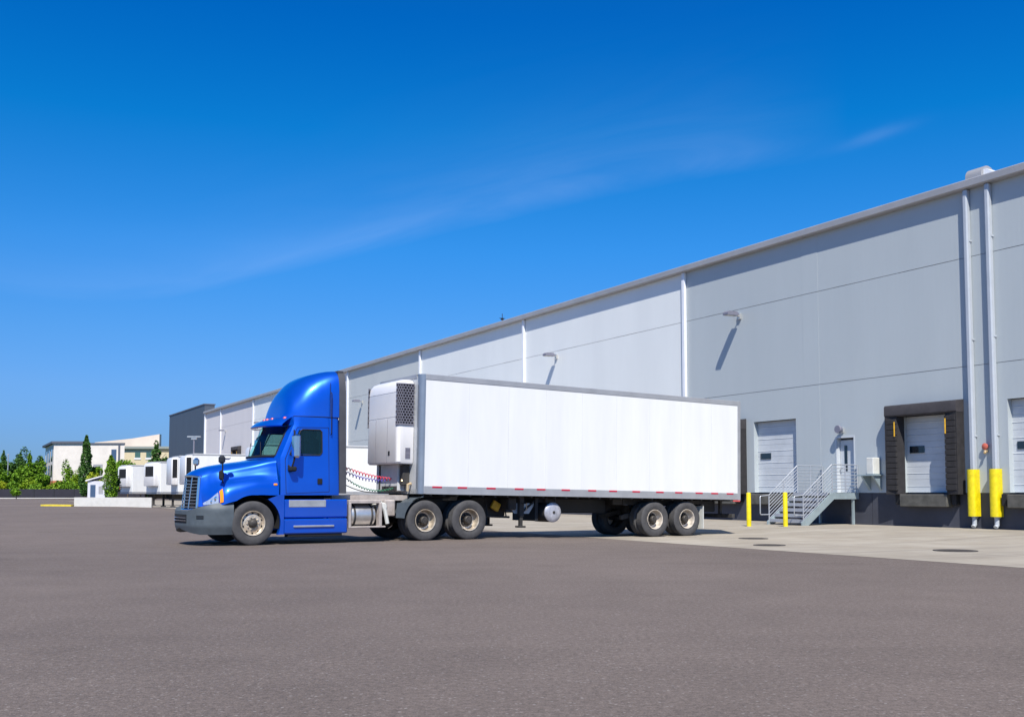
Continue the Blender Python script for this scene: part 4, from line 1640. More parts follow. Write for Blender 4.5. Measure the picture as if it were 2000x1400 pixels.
# fuel tank / air tanks between the cab and the drive wheels
for s in (-1, 1):
    mb = MB()
    prof = [(-2.02, 0.001), (-2.02, 0.22), (-1.99, 0.262), (-1.95, 0.27), (-1.40, 0.27), (-1.36, 0.262), (-1.33, 0.22), (-1.33, 0.001)]
    mb.lathe(prof, (0, s * 0.90, 0.66), 'X', 32)
    ft = mb.build('fuel_tank', M['alu'], tr)
    mb = MB()
    for x in (-1.90, -1.44):
        mb.lathe([(x - 0.025, 0.274), (x - 0.025, 0.280), (x + 0.025, 0.280), (x + 0.025, 0.274)], (0, s * 0.90, 0.66), 'X', 32)
    mb.build('tank_strap', M['grime'], ft)
    mb = MB()
    y0, y1 = sorted((s * 0.66, s * 1.20))
    mb.box(-2.08, -1.22, y0, y1, 0.95, 1.04, 0.015)
    y0, y1 = sorted((s * 1.0, s * 1.22))
    mb.box(-2.08, -1.10, y0, y1, 0.355, 0.395, 0.01)
    mb.box(-1.27, -1.20, y0, y1, 0.38, 0.97, 0.01)
    mb.box(-2.08, -2.02, y0, y1, 0.38, 0.97, 0.01)
    mb.build('step_frame', M['deck'], ft)
    mb = MB()
    mb.lathe([(-0.28, 0.001), (-0.28, 0.09), (-0.25, 0.115), (0.25, 0.115), (0.28, 0.09), (0.28, 0.001)], (-1.08, s * 0.75, 0.86), 'Y', 18)
    mb.tube([(-1.22, s * 1.12, 0.98), (-1.10, s * 1.15, 0.80), (-1.02, s * 1.14, 0.45)], 0.05, 8)
    mb.build('air_tank', M['boxwhite'], tr)
    # exhaust-side box between tank and mudguard
    mb = MB()
    y0, y1 = sorted((s * 0.5, s * 0.98))
    mb.box(-1.02, -0.72, y0, y1, 0.62, 1.04, 0.03)
    mb.build('battery_box', M['deck'], tr)
    # quarter fender ahead of the first drive wheel
    mb = MB()
    P = []
    for k in range(13):
        a = R(96) + R(78) * k / 12
        rr = 0.60
        P.append([(rr * math.cos(a), s * yv, 0.51 + rr * math.sin(a)) for yv in (0.64, 1.24)])
    mb.grid(P)
    Q = [[(p[0] * 1.0 + 0.0, p[1], p[2]) for p in r_] for r_ in P]
    mb.grid([[(0.51 * 0 + (p[0]) * 1.03, p[1], 0.51 + (p[2] - 0.51) * 1.03) for p in r_] for r_ in P])
    out = [P[k][1] for k in range(13)]
    # outer cheek: triangular side plate
    poly = [(0.60 * math.cos(R(96)), 0.51 + 0.6 * math.sin(R(96)))] + [(0.60 * math.cos(R(96) + R(78) * k / 12), 0.51 + 0.60 * math.sin(R(96) + R(78) * k / 12)) for k in range(13)] + [(-0.83, 0.60), (-0.80, 0.96), (-0.30, 1.0), (-0.05, 1.16)]
    y0, y1 = sorted((s * 1.225, s * 1.245))
    mb.prism(poly, y0, y1, 'XZ')
    mb.build('quarter_fender', M['bumper'], tr, recalc=True)

# wheels
wheel(tr, AX, -1, 0.512, 'front', R(2), 1.235)
wheel(tr, AX, 1, 0.512, 'front', R(2), 1.235)
for x in (0.0, 1.29):
    for s in (-1, 1):
        wheel(tr, x, s, 0.512, 'rear')

# air and electric lines
def hose(name, a, b, sag, rad, m, coil=0.0, turns=0, side=0.0):
    pts = []
    n = 24 if coil == 0 else turns * 12
    a, b = Vector(a), Vector(b)
    for k in range(n + 1):
        f = k / n
        p = a.lerp(b, f) + Vector((0, side * math.sin(math.pi * f), -sag * 4 * f * (1 - f)))
        if coil:
            env_ = min(1, f * 8, (1 - f) * 8)
            p += Vector((0, math.cos(2 * math.pi * turns * f), math.sin(2 * math.pi * turns * f))) * coil * env_
        pts.append(p)
    mb = MB()
    mb.tube(pts, rad, 5)
    return mb.build(name, m, tr)


hose('air_hose', (-2.26, -0.30, 2.02), (-0.30, -0.15, 1.56), 0.10, 0.013, M['hosered'], 0.04, 22)
hose('air_hose', (-2.26, -0.22, 1.98), (-0.30, 0.15, 1.54), 0.16, 0.013, M['hoseblue'], 0.04, 20)
hose('cable', (-2.26, -0.40, 1.95), (-0.30, -0.30, 1.40), 0.36, 0.012, M['hosegreen'], 0.022, 26)
hose('cable', (-2.26, -0.1, 1.75), (-0.30, -0.40, 1.35), 0.30, 0.012, M['hoseblack'], 0.0)

# ------------------------------------------------------------------ main trailer
TP = R(1.0)
tl = thing('box_trailer', 'white refrigerated box trailer coupled behind the blue tractor', 'trailer', tuple(VO), VR)
tl.rotation_euler = (0, TP, VR)
TH = 1.295
X0, X1 = -0.26, 10.88
ZB, ZT = 1.185, 4.255
# walls
mb = MB()
for s in (-1, 1):
    y0, y1 = sorted((s * (TH - 0.06), s * TH))
    mb.box(X0 + 0.16, X1 - 0.06, y0, y1, ZB + 0.20, ZT - 0.12)
    xs = X0 + 0.22
mb.build('side_wall', M['white'], tl)
# thin vertical panel joints and rivets
M['strip'] = mat('soiled_white_strip', (0.655, 0.655, 0.645), 0.45, var=0.1, vscale=1)
for s in (-1, 1):
    mb = MB()
    y0, y1 = sorted((s * TH, s * (TH + 0.003)))
    for k in range(1, 9):
        x = X0 + 0.22 + k * 1.22
        mb.box(x - 0.008, x + 0.008, y0, y1, ZB + 0.21, ZT - 0.15)
    o = mb.build('panel_strips', M['strip'], tl)

mb = MB()
mb.box(X0 + 0.0, X0 + 0.06, -TH + 0.15, TH - 0.15, ZB, ZT - 0.06)
mb.build('front_wall', M['frontwall'], tl)
for s in (-1, 1):
    mb = MB()
    P = []
    for z in (ZB, ZT - 0.001):
        row = []
        for k in range(9):
            a = (math.pi / 2) * k / 8
            row.append((X0 + 0.16 - 0.16 * math.cos(a), s * (TH - 0.16 + 0.16 * math.sin(a)), z))
        P.append(row)
    mb.grid(P)
    mb.build('corner_post', M['corner'], tl, recalc=True)
mb = MB()
for s in (-1, 1):
    y0, y1 = sorted((s * (TH - 0.03), s * (TH + 0.012)))
    mb.box(X0 + 0.15, X1, y0, y1, ZT - 0.14, ZT, 0.006)
mb.box(X0 - 0.015, X0 + 0.05, -TH + 0.2, TH - 0.2, ZT - 0.10, ZT, 0.006)
mb.build('top_rail', M['rail'], tl)
mb = MB()
P = []
rf = [(X0 + 0.004, -TH + 0.16), (X0 + 0.05, -TH + 0.05), (X0 + 0.16, -TH), (X1, -TH), (X1, TH), (X0 + 0.16, TH), (X0 + 0.05, TH - 0.05), (X0 + 0.004, TH - 0.16)]
mb.add([(x, y, ZT - 0.1 + 0.095) for x, y in rf], [tuple(range(8))])
mb.build('roof', M['white'], tl)
mb = MB()
for s in (-1, 1):
    y0, y1 = sorted((s * (TH - 0.04), s * (TH + 0.014)))
    mb.box(X0 + 0.15, X1, y0, y1, ZB, ZB + 0.205, 0.008)
    y0, y1 = sorted((s * (TH + 0.0), s * (TH + 0.022)))
    mb.box(X0 + 0.2, X1, y0, y1, ZB, ZB + 0.035)
mb.box(X0, X0 + 0.2, -TH + 0.12, TH - 0.12, ZB, ZB + 0.12)
mb.build('bottom_rail', M['rail'], tl)
mb = MB()
mb.box(X0 + 0.2, X1 - 0.05, -TH + 0.05, TH - 0.05, ZB + 0.05, ZB + 0.09)
for k in range(28):
    x = X0 + 0.4 + k * 0.385
    mb.box(x - 0.03, x + 0.03, -TH + 0.06, TH - 0.06, ZB - 0.05, ZB + 0.05)
mb.build('floor', M['grime'], tl)
# rear frame and doors
mb = MB()
for s in (-1, 1):
    y0, y1 = sorted((s * (TH - 0.10), s * (TH + 0.018)))
    mb.box(X1 - 0.07, X1 + 0.05, y0, y1, ZB - 0.02, ZT + 0.01, 0.01)
mb.box(X1 - 0.07, X1 + 0.05, -TH + 0.1, TH - 0.1, ZT - 0.2, ZT + 0.01)
mb.box(X1 - 0.07, X1 + 0.05, -TH + 0.1, TH - 0.1, ZB - 0.02, ZB + 0.12)
mb.build('rear_frame', M['rail'], tl)
for s in (-1, 1):
    mb = MB()
    y0, y1 = sorted((s * 0.01, s * (TH - 0.11)))
    mb.box(X1 - 0.02, X1 + 0.03, y0, y1, ZB + 0.12, ZT - 0.2, 0.01)
    for zz in (1.6, 2.7, 3.7):
        mb.box(X1 + 0.03, X1 + 0.05, y0 + 0.05, y0 + 0.2, zz, zz + 0.08)
    mb.tube([(X1 + 0.06, s * 0.3, ZB + 0.1), (X1 + 0.06, s * 0.3, ZT - 0.2)], 0.018, 6)
    mb.build('rear_door', M['white'], tl)
# conspicuity markers
RX = [0.27, 1.01, 1.88, 2.76, 3.47, 4.29, 5.2, 5.94, 6.78, 7.67, 8.4, 9.21, 9.84, 10.48]
for x in RX:
    mb = MB()
    mb.box(x - 0.14, x + 0.14, -TH - 0.020, -TH - 0.013, ZB + 0.158, ZB + 0.203)
    mb.build('reflector', M['red'], tl)
# reefer unit on the nose
rfu_x0, rfu_x1 = X0 - 0.46, X0 - 0.012
RY = 0.98


def rounded_rect(x0, x1, y0, y1, r, n=5):
    """outline from (x1,y0) round the front to (x1,y1)"""
    pts = [(x1, y0)]
    for k in range(n + 1):
        a = R(90) * k / n
        pts.append((x0 + r - r * math.sin(a), y0 + r - r * math.cos(a)))
    for k in range(n + 1):
        a = R(90) * k / n
        pts.append((x0 + r - r * math.cos(a), y1 - r + r * math.sin(a)))
    pts.append((x1, y1))
    return pts


def reefer(parent, x0, x1, ry, z0, z1, full=True, m='reefer'):
    mb = MB()
    P = []
    for z, ins in ((z0, 0.03), (z0 + 0.05, 0.0), (z0 + 1.18, 0.0), (z0 + 1.185, 0.008), (z0 + 1.20, 0.008), (z0 + 1.205, 0.0), (z1 - 0.36, 0.0), (z1 - 0.355, 0.008), (z1 - 0.34, 0.008), (z1 - 0.335, 0.0), (z1 - 0.16, 0.02), (z1 - 0.05, 0.09), (z1, 0.2)):
        o_ = rounded_rect(x0 + ins, x1, -ry + ins, ry - ins, 0.17)
        P.append([(x, y, z) for x, y in o_])
    mb.grid(P)
    mb.add(P[0], [tuple(range(len(P[0])))])
    mb.add(P[-1], [tuple(range(len(P[0])))])
    ru = mb.build('refrigeration_unit', M[m], parent, recalc=True)
    return ru


ru = reefer(tl, rfu_x0, rfu_x1, RY, 1.95, 4.13)
# louvred side grille wrapping the near corner
for s in (-1, 1):
    mb = MB()
    def gpath(off):
        r_ = 0.17
        pts = [(X0 - 0.03 - 0.04 * q, s * (RY + off)) for q in range(0, 7)]
        for q in range(1, 9):
            a_ = R(72) * q / 8
            pts.append((rfu_x0 + r_ - (r_ + off) * math.sin(a_), s * (RY - r_ + (r_ + off) * math.cos(a_))))
        return pts
    fine = gpath(0.018)
    back = gpath(0.006)
    z0g, z1g = 2.96, 4.00
    nz_ = 15
    mbd = MB()
    mbd.grid([[(x, y, z) for x, y in back] for z in (z0g, z1g)])
    gr = mbd.build('side_grille', M['void'], ru)
    for r_ in range(nz_ + 1):
        z = z0g + (z1g - z0g) * r_ / nz_
        mb.tube([(x, y, z) for x, y in fine], 0.012, 4)
    for r_ in range(nz_):
        z = z0g + (z1g - z0g) * r_ / nz_
        dz = (z1g - z0g) / nz_
        off = (r_ % 2) * 1
        for q in range(off, len(fine), 2):
            x, y = fine[q]
            mb.tube([(x, y, z), (x, y, z + dz)], 0.013, 4)
    mb.tube([(x, y, z0g) for x, y in fine], 0.022, 4)
    mb.tube([(x, y, z1g) for x, y in fine], 0.022, 4)
    mb.build('grille_bars', M['grillegrey'], gr)
mb = MB()
mb.box(X0 - 0.24, X0 - 0.10, -RY - 0.012, -RY + 0.0, 2.08, 2.36, 0.004)
for zz in (2.13, 2.18, 2.27, 2.31):
    mb.box(X0 - 0.235, X0 - 0.105, -RY - 0.018, -RY - 0.012, zz, zz + 0.014)
mb.build('control_panel', M['grillegrey'], ru)
mb = MB()
mb.box(rfu_x0 - 0.012, rfu_x0 + 0.005, 0.02 - 0.55, 0.12 - 0.55, 2.16, 2.28, 0.01)
mb.build('badge_plate', M['void'], ru)
# seams on the unit's front
mb = MB()
for ys_ in (-0.36, 0.352):
    mb = MB()
    mb.box(rfu_x0 - 0.004, rfu_x0 + 0.004, ys_, ys_ + 0.008, 1.98, 3.12)
    mb.build('door_seam', M['grillegrey'], ru)
# below the unit: dark hose box and connection plate
mb = MB()
mb.box(X0 - 0.22, X0 - 0.01, -0.55, 0.80, 1.25, 1.95, 0.02)
mb.build('lower_nose_box', M['frontwall'], tl)
mb = MB()
mb.box(X0 - 0.235, X0 - 0.222, 0.52, 0.60, 1.26, 1.94)
mb.box(X0 - 0.235, X0 - 0.222, -0.50, 0.40, 1.25, 1.38)
mb.box(X0 - 0.20, X0 - 0.01, -0.80, -0.60, 1.4, 1.92, 0.02)
mb.build('connection_box', M['grime'], tl)
mb = MB()
mb.tube([(X0 - 0.02, -0.70, 1.62), (X0 - 0.12, -0.72, 1.60), (X0 - 0.2, -0.74, 1.5)], 0.04, 8)
mb.tube([(X0 - 0.02, -0.90, 1.45), (X0 - 0.12, -0.92, 1.42), (X0 - 0.12, -0.92, 1.25)], 0.035, 8)
mb.build('coupling', M['brass'], tl)
# landing gear
mb = MB()
for s in (-1, 1):
    y = s * 0.88
    mb.box(3.02, 3.16, y - 0.07, y + 0.07, 0.62, ZB, 0.01)
    mb.box(3.045, 3.135, y - 0.045, y + 0.045, 0.36, 0.64)
    mb.box(2.98, 3.20, y - 0.11, y + 0.11, 0.32, 0.37, 0.01)
    mb.tube([(3.12, y, 0.72), (3.75, y * 0.9, ZB - 0.02)], 0.03, 6)
mb.tube([(3.09, -0.88, 0.9), (3.09, 0.88, 0.9)], 0.03, 6)
mb.tube([(3.09, -0.88, 0.75), (3.09, 0.88, ZB - 0.05)], 0.02, 6)
mb.tube([(3.09, 0.88, 0.75), (3.09, -0.88, ZB - 0.05)], 0.02, 6)
mb.tube([(3.09, -0.96, 0.98), (3.09, -1.18, 0.98), (3.09, -1.18, 0.80)], 0.015, 6)
mb.build('landing_gear', M['grime'], tl)
mb = MB()
mb.prism([(2.70, ZB - 0.20), (3.60, ZB - 0.20), (3.40, 0.70), (2.92, 0.70)], -0.82, -0.78, 'XZ')
mb.build('gusset_plate', M['steelgrey'], tl, recalc=True)
# tank under the floor, seen end-on
mb = MB()
mb.lathe([(-1.10, 0.27), (-0.3, 0.27), (-0.28, 0.22), (-0.28, 0.001)], (4.0, 0, 0.745), 'Y', 32)
ft = mb.build('fuel_tank', M['grime'], tl)
mb = MB()
mb.lathe([(-1.165, 0.001), (-1.165, 0.15), (-1.15, 0.23), (-1.115, 0.272), (-1.09, 0.276), (-1.08, 0.27)], (4.0, 0, 0.745), 'Y', 32)
mb.build('end_cap', M['endcap'], ft)
mb = MB()
mb.box(3.56, 3.66, -0.9, 0.3, 0.5, ZB - 0.04, 0.01)
mb.build('splash_guard', M['black'], tl)
mb = MB()
for x in (3.86, 4.14):
    mb.box(x - 0.015, x + 0.015, -1.02, -0.98, 0.95, ZB)
    mb.box(x - 0.015, x + 0.015, -0.52, -0.48, 0.95, ZB)
mb.lathe([(-1.18, 0.001), (-1.18, 0.04), (-1.16, 0.04)], (4.0, 0, 0.745), 'Y', 12)
mb.build('tank_hanger', M['grime'], ft)
# small yellow gladhand dolly tag and equipment in front of the landing gear
mb = MB()
mb.box(2.40, 2.66, -0.52, -0.42, 0.78, 1.02, 0.02, rot=Matrix.Rotation(R(28), 3, 'Y'))
mb.build('yellow_cover', M['orangeyellow'], tl)
mb = MB()
mb.box(1.85, 2.95, -0.30, 0.5, 0.62, ZB - 0.04, 0.03)
mb.box(2.70, 2.95, -0.9, -0.3, 0.80, ZB - 0.04, 0.03)
mb.tube([(2.1, -0.6, 0.62), (2.9, -0.6, 0.60)], 0.03, 6)
mb.tube([(2.2, -0.6, 0.62), (2.2, -0.45, 1.1)], 0.02, 6)
mb.tube([(2.8, -0.6, 0.60), (2.8, -0.45, 1.1)], 0.02, 6)
mb.build('tool_rack', M['grime'], tl)
mb = MB()
mb.box(4.45, 6.6, -0.1, 0.9, 0.72, ZB - 0.04, 0.03)
mb.build('pallet_box', M['black'], tl)
# suspension subframe
mb = MB()
for s in (-1, 1):
    mb.box(6.5, 9.9, s * 0.52 - 0.05, s * 0.52 + 0.05, 0.98, ZB - 0.03)
    for x in (7.56, 8.80):
        mb.box(x - 0.75, x + 0.05, s * 0.52 - 0.045, s * 0.52 + 0.045, 0.62, 0.75, rot=Matrix.Rotation(R(-12), 3, 'Y'))
        mb.lathe([(0.0, 0.12), (0.10, 0.15), (0.25, 0.12)], (x + 0.28, s * 0.52, 0.72), 'Z', 14)
for x in (6.9, 8.1, 9.4):
    mb.box(x - 0.05, x + 0.05, -0.6, 0.6, 0.96, ZB - 0.04)
mb.build('suspension', M['grime'], tl)
sn = math.sin(TP)
for x in (7.56, 8.80):
    zc = 0.512 - 0.075 + x * sn
    mb = MB()
    mb.tube([(x, -0.95, zc), (x, 0.95, zc)], 0.065, 10)
    mb.build('axle', M['grime'], tl)
    for s in (-1, 1):
        p = VO + VD * x + VY * (s * 1.1)
        wheel(tl, x, s, 0.512 + gz(p.x, p.y) + x * sn + 0.004, 'trailer')
for s in (-1, 1):
    mb = MB()
    y0, y1 = sorted((s * 0.62, s * 1.24))
    mb.box(9.44, 9.46, y0, y1, 0.30, 0.98)
    mb.build('mud_flap', M['boxwhite'] if s < 0 else M['tyre'], tl)
    mb = MB()
    mb.box(9.40, 9.47, y0, y1, 0.98, 1.03)
    mb.build('flap_bracket', M['void'], tl)
# rear underride guard
mb = MB()
mb.box(10.72, 10.84, -1.15, 1.15, 0.62, 0.74, 0.01)
for s in (-1, 1):
    mb.box(10.74, 10.82, s * 0.55 - 0.05, s * 0.55 + 0.05, 0.72, ZB)
mb.build('underride_guard', M['grime'], tl)
mb = MB()
mb.box(10.0, 10.68, -0.45, 0.45, 0.80, ZB - 0.03, 0.03)
mb.build('pallet_rack', M['black'], tl)
mb = MB()
mb.box(X1 - 0.26, X1 + 0.02, -TH - 0.02, -TH + 0.02, ZB - 0.055, ZB - 0.012)
mb.build('rear_lamp_bar', M['marker'], tl)


# ------------------------------------------------------------------ parked trailers
def parked(nose, ang, length=13.0, top=3.85, name_label='', front_m='reefer', near_grille=True, unit='tall', gear=2.3):
    o = thing('parked_trailer', name_label, 'trailer', (nose[0], nose[1], 0), ang, 'white trailers parked along the docks')
    W = 1.29
    mb = MB()
    mb.box(0.0, length, -W, W, 1.22, top, 0.05)
    mb.build('box_body', M['white'], o)
    mb = MB()
    mb.box(0.02, length - 0.02, -W - 0.012, W + 0.012, 1.08, 1.25, 0.01)
    mb.box(0.0, length, -W - 0.012, W + 0.012, top - 0.12, top - 0.02)
    mb.build('side_rail', M['rail'], o)
    mb = MB()
    P = []
    z0, z1 = (1.75, top - 0.1) if unit == 'tall' else (1.35, top - 0.15)
    for z, ins in ((z0, 0.03), (z0 + 0.06, 0), (z1 - 0.2, 0.0), (z1 - 0.05, 0.07), (z1, 0.18)):
        P.append([(x, y, z) for x, y in rounded_rect(-0.42 + ins, -0.003, -1.0 + ins, 1.0 - ins, 0.16)])
    mb.grid(P)
    mb.add(P[0], [tuple(range(len(P[0])))])
    mb.add(P[-1], [tuple(range(len(P[0])))])
    ru_ = mb.build('refrigeration_unit', M['reefer'], o, recalc=True)
    mb = MB()
    if near_grille:
        mb.box(-0.36, -0.04, -1.02, -0.99, z1 - 1.45, z1 - 0.15, 0.01)
    else:
        mb.box(-0.435, -0.41, -0.85, 0.60, z1 - 1.15, z1 - 0.3, 0.01)
    mb.build('grille', M['void'], ru_)
    mb = MB()
    for s in (-1, 1):
        mb.box(gear, gear + 0.15, s * 0.85 - 0.07, s * 0.85 + 0.07, 0.05, 1.2)
        mb.box(gear - 0.1, gear + 0.25, s * 0.85 - 0.13, s * 0.85 + 0.13, 0.0, 0.06)
    mb.tube([(gear + 0.07, -0.85, 0.7), (gear + 0.07, 0.85, 0.7)], 0.04, 6)
    mb.box(gear + 0.3, gear + 4.0, -0.5, 0.9, 0.62, 1.1)
    mb.build('landing_gear', M['grime'], o)
    mb = MB()
    mb.box(length - 4.2, length - 0.6, -0.6, 0.6, 0.7, 1.15)
    mb.build('suspension', M['grime'], o)
    for x in (length - 3.2, length - 1.95):
        for s in (-1, 1):
            wh_ = put('wheel', ME_TYRE, o, (x, s * 1.1, 0.512), 0 if s < 0 else math.pi)
            put('rim', ME_RIMT, wh_)
    return o


docked = [
    (-24.1, 'white docked trailer seen between the blue cab and the refrigeration unit'),
    (-40.1, 'white docked trailer above the blue hood, nearer of the two at the dark grille'),
    (-44.7, 'white docked trailer with narrow dark grille just left of the blue hood'),
]
for i, (t, lab) in enumerate(docked):
    p = wp(t, 14.7 + (0.0 if i else 0.3))
    parked((p.x, p.y), math.atan2(0.488, 0.873), 15.4, 3.80, lab)
parked((-31.2 + 0.9, 86.8 - 0.2), R(45), 13, 3.80, near_grille=False, gear=1.3, name_label='white parked trailer in the middle of the row left of the blue truck')
parked((-37.6 + 1.1, 97.0), R(45), 13, 3.80, near_grille=False, name_label='leftmost white parked trailer, behind the dark hedge conifer')

# ------------------------------------------------------------------ far left: kerb wall, shed, fence, pole
mb = MB()
poly = [(-38.3, 89.8), (-30.4, 86.6), (-30.6, 87.4), (-38.3, 90.9)]
mb.prism(poly, -0.05, 0.78, 'XY')
o = mb.build('retaining_wall', M['concwhite'], recalc=True)
tag(o, 'low pale concrete retaining wall in front of the parked trailers', 'retaining wall')
mb = MB()
mb.prism([(-42.0, 91.5), (-38.4, 89.4), (-38.4, 90.2), (-41.6, 92.6)], 0.0, 0.14, 'XY')
o = mb.build('painted_kerb', M['yellowkerb'], recalc=True)
tag(o, 'yellow painted kerb at the left end of the low concrete wall', 'kerb')
mb = MB()
mb.prism([(-38.3, 90.95), (-34.5, 89.23), (-34.0, 91.5), (-38.6, 94)], -0.05, 0.6, 'XY')
structure(mb.build('raised_bed', M['grass'], recalc=True))

# shed
sh = thing('white_shed', 'small white shed with sloping roof left of the parked trailers', 'shed', (-60.2, 150, 0), 0)
mb = MB()
mb.box(-1.35, 1.3, -1.2, 1.2, 0, 2.85)
mb.build('wall', M['shedwall'], sh)
mb = MB()
mb.prism([(-1.6, 2.80), (1.5, 3.75), (1.5, 3.85), (-1.6, 3.0)], -1.45, 1.4, 'XZ')
mb.build('roof', M['shedroof'], sh, recalc=True)
mb = MB()
mb.box(-0.95, -0.2, -1.23, -1.2, 0.05, 2.3)
mb.build('door', M['bluewin'], sh)
mb = MB()
mb.box(0.25, 0.9, -1.23, -1.2, 1.0, 2.1)
mb.build('window', M['stuccoshade'], sh)

# fence
fc = thing('dark_fence', 'long low dark screen fence at the far edge of the yard below the trees', 'fence', (-95, 204, 0), 0)
mb = MB()
mb.box(-40, 24, -0.05, 0.05, 0.05, 1.85)
mb.build('panel', M['fence'], fc)
for k in range(0, 17):
    mb = MB()
    mb.box(-40 + k * 4 - 0.06, -40 + k * 4 + 0.06, -0.1, 0.06, 0, 1.95)
    mb.build('post', M['black'], fc)
mb = MB()
mb.box(-150, -68, 201.5, 202.1, 0, 0.14)
structure(mb.build('far_kerb', M['concwhite']))
mb = MB()
mb.add([(-900, 206, 0.01), (500, 206, 0.01), (500, 1500, 0.01), (-900, 1500, 0.01)], [(0, 1, 2, 3)])
structure(mb.build('grass_field', M['grass']))

# light poles
o = thing('light_pole', 'thin pale light pole among the trees at the far left', 'light pole', (-104.8, 213, 0), 0)
mb = MB()
mb.tube([(0, 0, 0), (0, 0, 9.0)], [0.15, 0.08], 8)
mb.build('pole', M['steelgrey'], o)
mb = MB()
mb.box(-0.28, 0.28, -0.1, 0.1, 9.0, 9.12)
mb.build('lamp_head', M['steelgrey'], o)
o = thing('light_pole', 'pale light pole with T-shaped head in front of the dark end block', 'light pole', (-37.0, 119, 0), 0)
mb = MB()
mb.tube([(0, 0, 0), (0, 0, 7.6)], [0.13, 0.08], 8)
mb.build('pole', M['lampgrey'], o)
mb = MB()
mb.box(-0.75, 0.75, -0.2, 0.2, 7.6, 7.75)
mb.box(-0.3, 0.3, -0.12, 0.12, 7.35, 7.6)
mb.build('lamp_head', M['alu'], o)

# ------------------------------------------------------------------ far buildings
bA = thing('office_building', 'white stucco building with brick base and dark flat roof edge at far left', 'building', (-98.5, 220, 0), 0)
mb = MB()
mb.add([(0, 0, 3.7), (15.2, 0, 3.7), (15.2, 0, 11.7), (0, 0, 11.7)], [(0, 1, 2, 3)])
mb.add([(15.2, 0, 0), (5.2, 24, 0), (5.2, 24, 11.7), (15.2, 0, 11.7)], [(0, 1, 2, 3)])
mb.build('wall', M['stucco'], bA)
mb = MB()
mb.add([(-11.8, 22, 3.7), (0, 0, 3.7), (0, 0, 11.7), (-11.8, 22, 11.7)], [(0, 1, 2, 3)])
sw = mb.build('wall', M['stucco'], bA)
mb = MB()
mb.add([(0, 0, 0), (15.2, 0, 0), (15.2, 0, 3.7), (0, 0, 3.7)], [(0, 1, 2, 3)])
mb.add([(-11.8, 22, 0), (0, 0, 0), (0, 0, 3.7), (-11.8, 22, 3.7)], [(0, 1, 2, 3)])
mb.build('brick_base', M['brick'], bA)
mb = MB()
mb.prism([(-0.3, -0.4), (6.6, -0.4), (-3.0, 24), (-12.6, 24), (-12.6, 22)], 11.7, 12.15, 'XY')
mb.prism([(6.6, -0.2), (15.4, -0.2), (5.4, 24), (0.6, 24)], 11.5, 11.8, 'XY')
mb.build('roof', M['darkroof'], bA, recalc=True)
dirv = Vector((-11.8, 22, 0)).normalized()
nv = Vector((-0.88, -0.47, 0)) * 0.05
for k in range(3):
    for z0, z1 in ((4.6, 7.2), (8.0, 10.6)):
        a = dirv * (3 + k * 7.2) + nv
        b = dirv * (7 + k * 7.2) + nv
        mb = MB()
        mb.add([(a.x, a.y, z0), (b.x, b.y, z0), (b.x, b.y, z1), (a.x, a.y, z1)], [(0, 1, 2, 3)])
        mb.build('window', M['bluewin'], bA)
for x0, x1, z0, z1 in ((12.4, 13.5, 7.6, 10.4), (12.4, 13.5, 4.4, 6.9)):
    mb = MB()
    mb.box(x0, x1, -0.06, 0.0, z0, z1)
    mb.build('window', M['bluewin'], bA)
mb = MB()
mb.box(13.9, 14.3, -0.15, 0.0, 2.0, 11.6)
mb.build('downspout', M['darkroof'], bA)
mb = MB()
mb.box(8.6, 10.6, -0.06, 0.0, 4.2, 7.2)
mb.build('window', M['stuccoshade'], bA)

bB = thing('cream_building', 'cream and peach building with slanted upper storey left of the dark end block', 'building', (-97, 255, 0), 0)
mb = MB()
mb.box(0.0, 15.5, 0, 6, 0, 12.0)
mb.box(9.0, 15.5, -0.5, 0, 0, 11.0)
mb.build('wall', M['cream'], bB)
mb = MB()
mb.prism([(-9.5, 12.6), (7.0, 12.6), (7.0, 16.0), (-0.0, 14.9), (-9.5, 13.9)], 6.05, 7.5, 'XZ')
mb.build('upper_storey', M['peach'], bB, recalc=True)
mb = MB()
mb.box(-9.4, 6.9, 6.1, 19.9, 0, 12.6)
mb.build('rear_wall', M['stucco'], bB)
mb = MB()
mb.box(-0.3, 15.8, -0.7, 6.0, 12.0, 12.6)
mb.build('roof', M['greyroof'], bB)
for x0 in (3.1, 5.9):
    mb = MB()
    mb.box(x0, x0 + 1.35, -0.06, 0.0, 9.8, 11.1)
    f = mb.build('window', M['greenwin'], bB)
    mb = MB()
    mb.box(x0 - 0.15, x0 + 1.5, -0.12, 0.0, 9.35, 9.8)
    mb.build('sill', M['shedroof'], f)


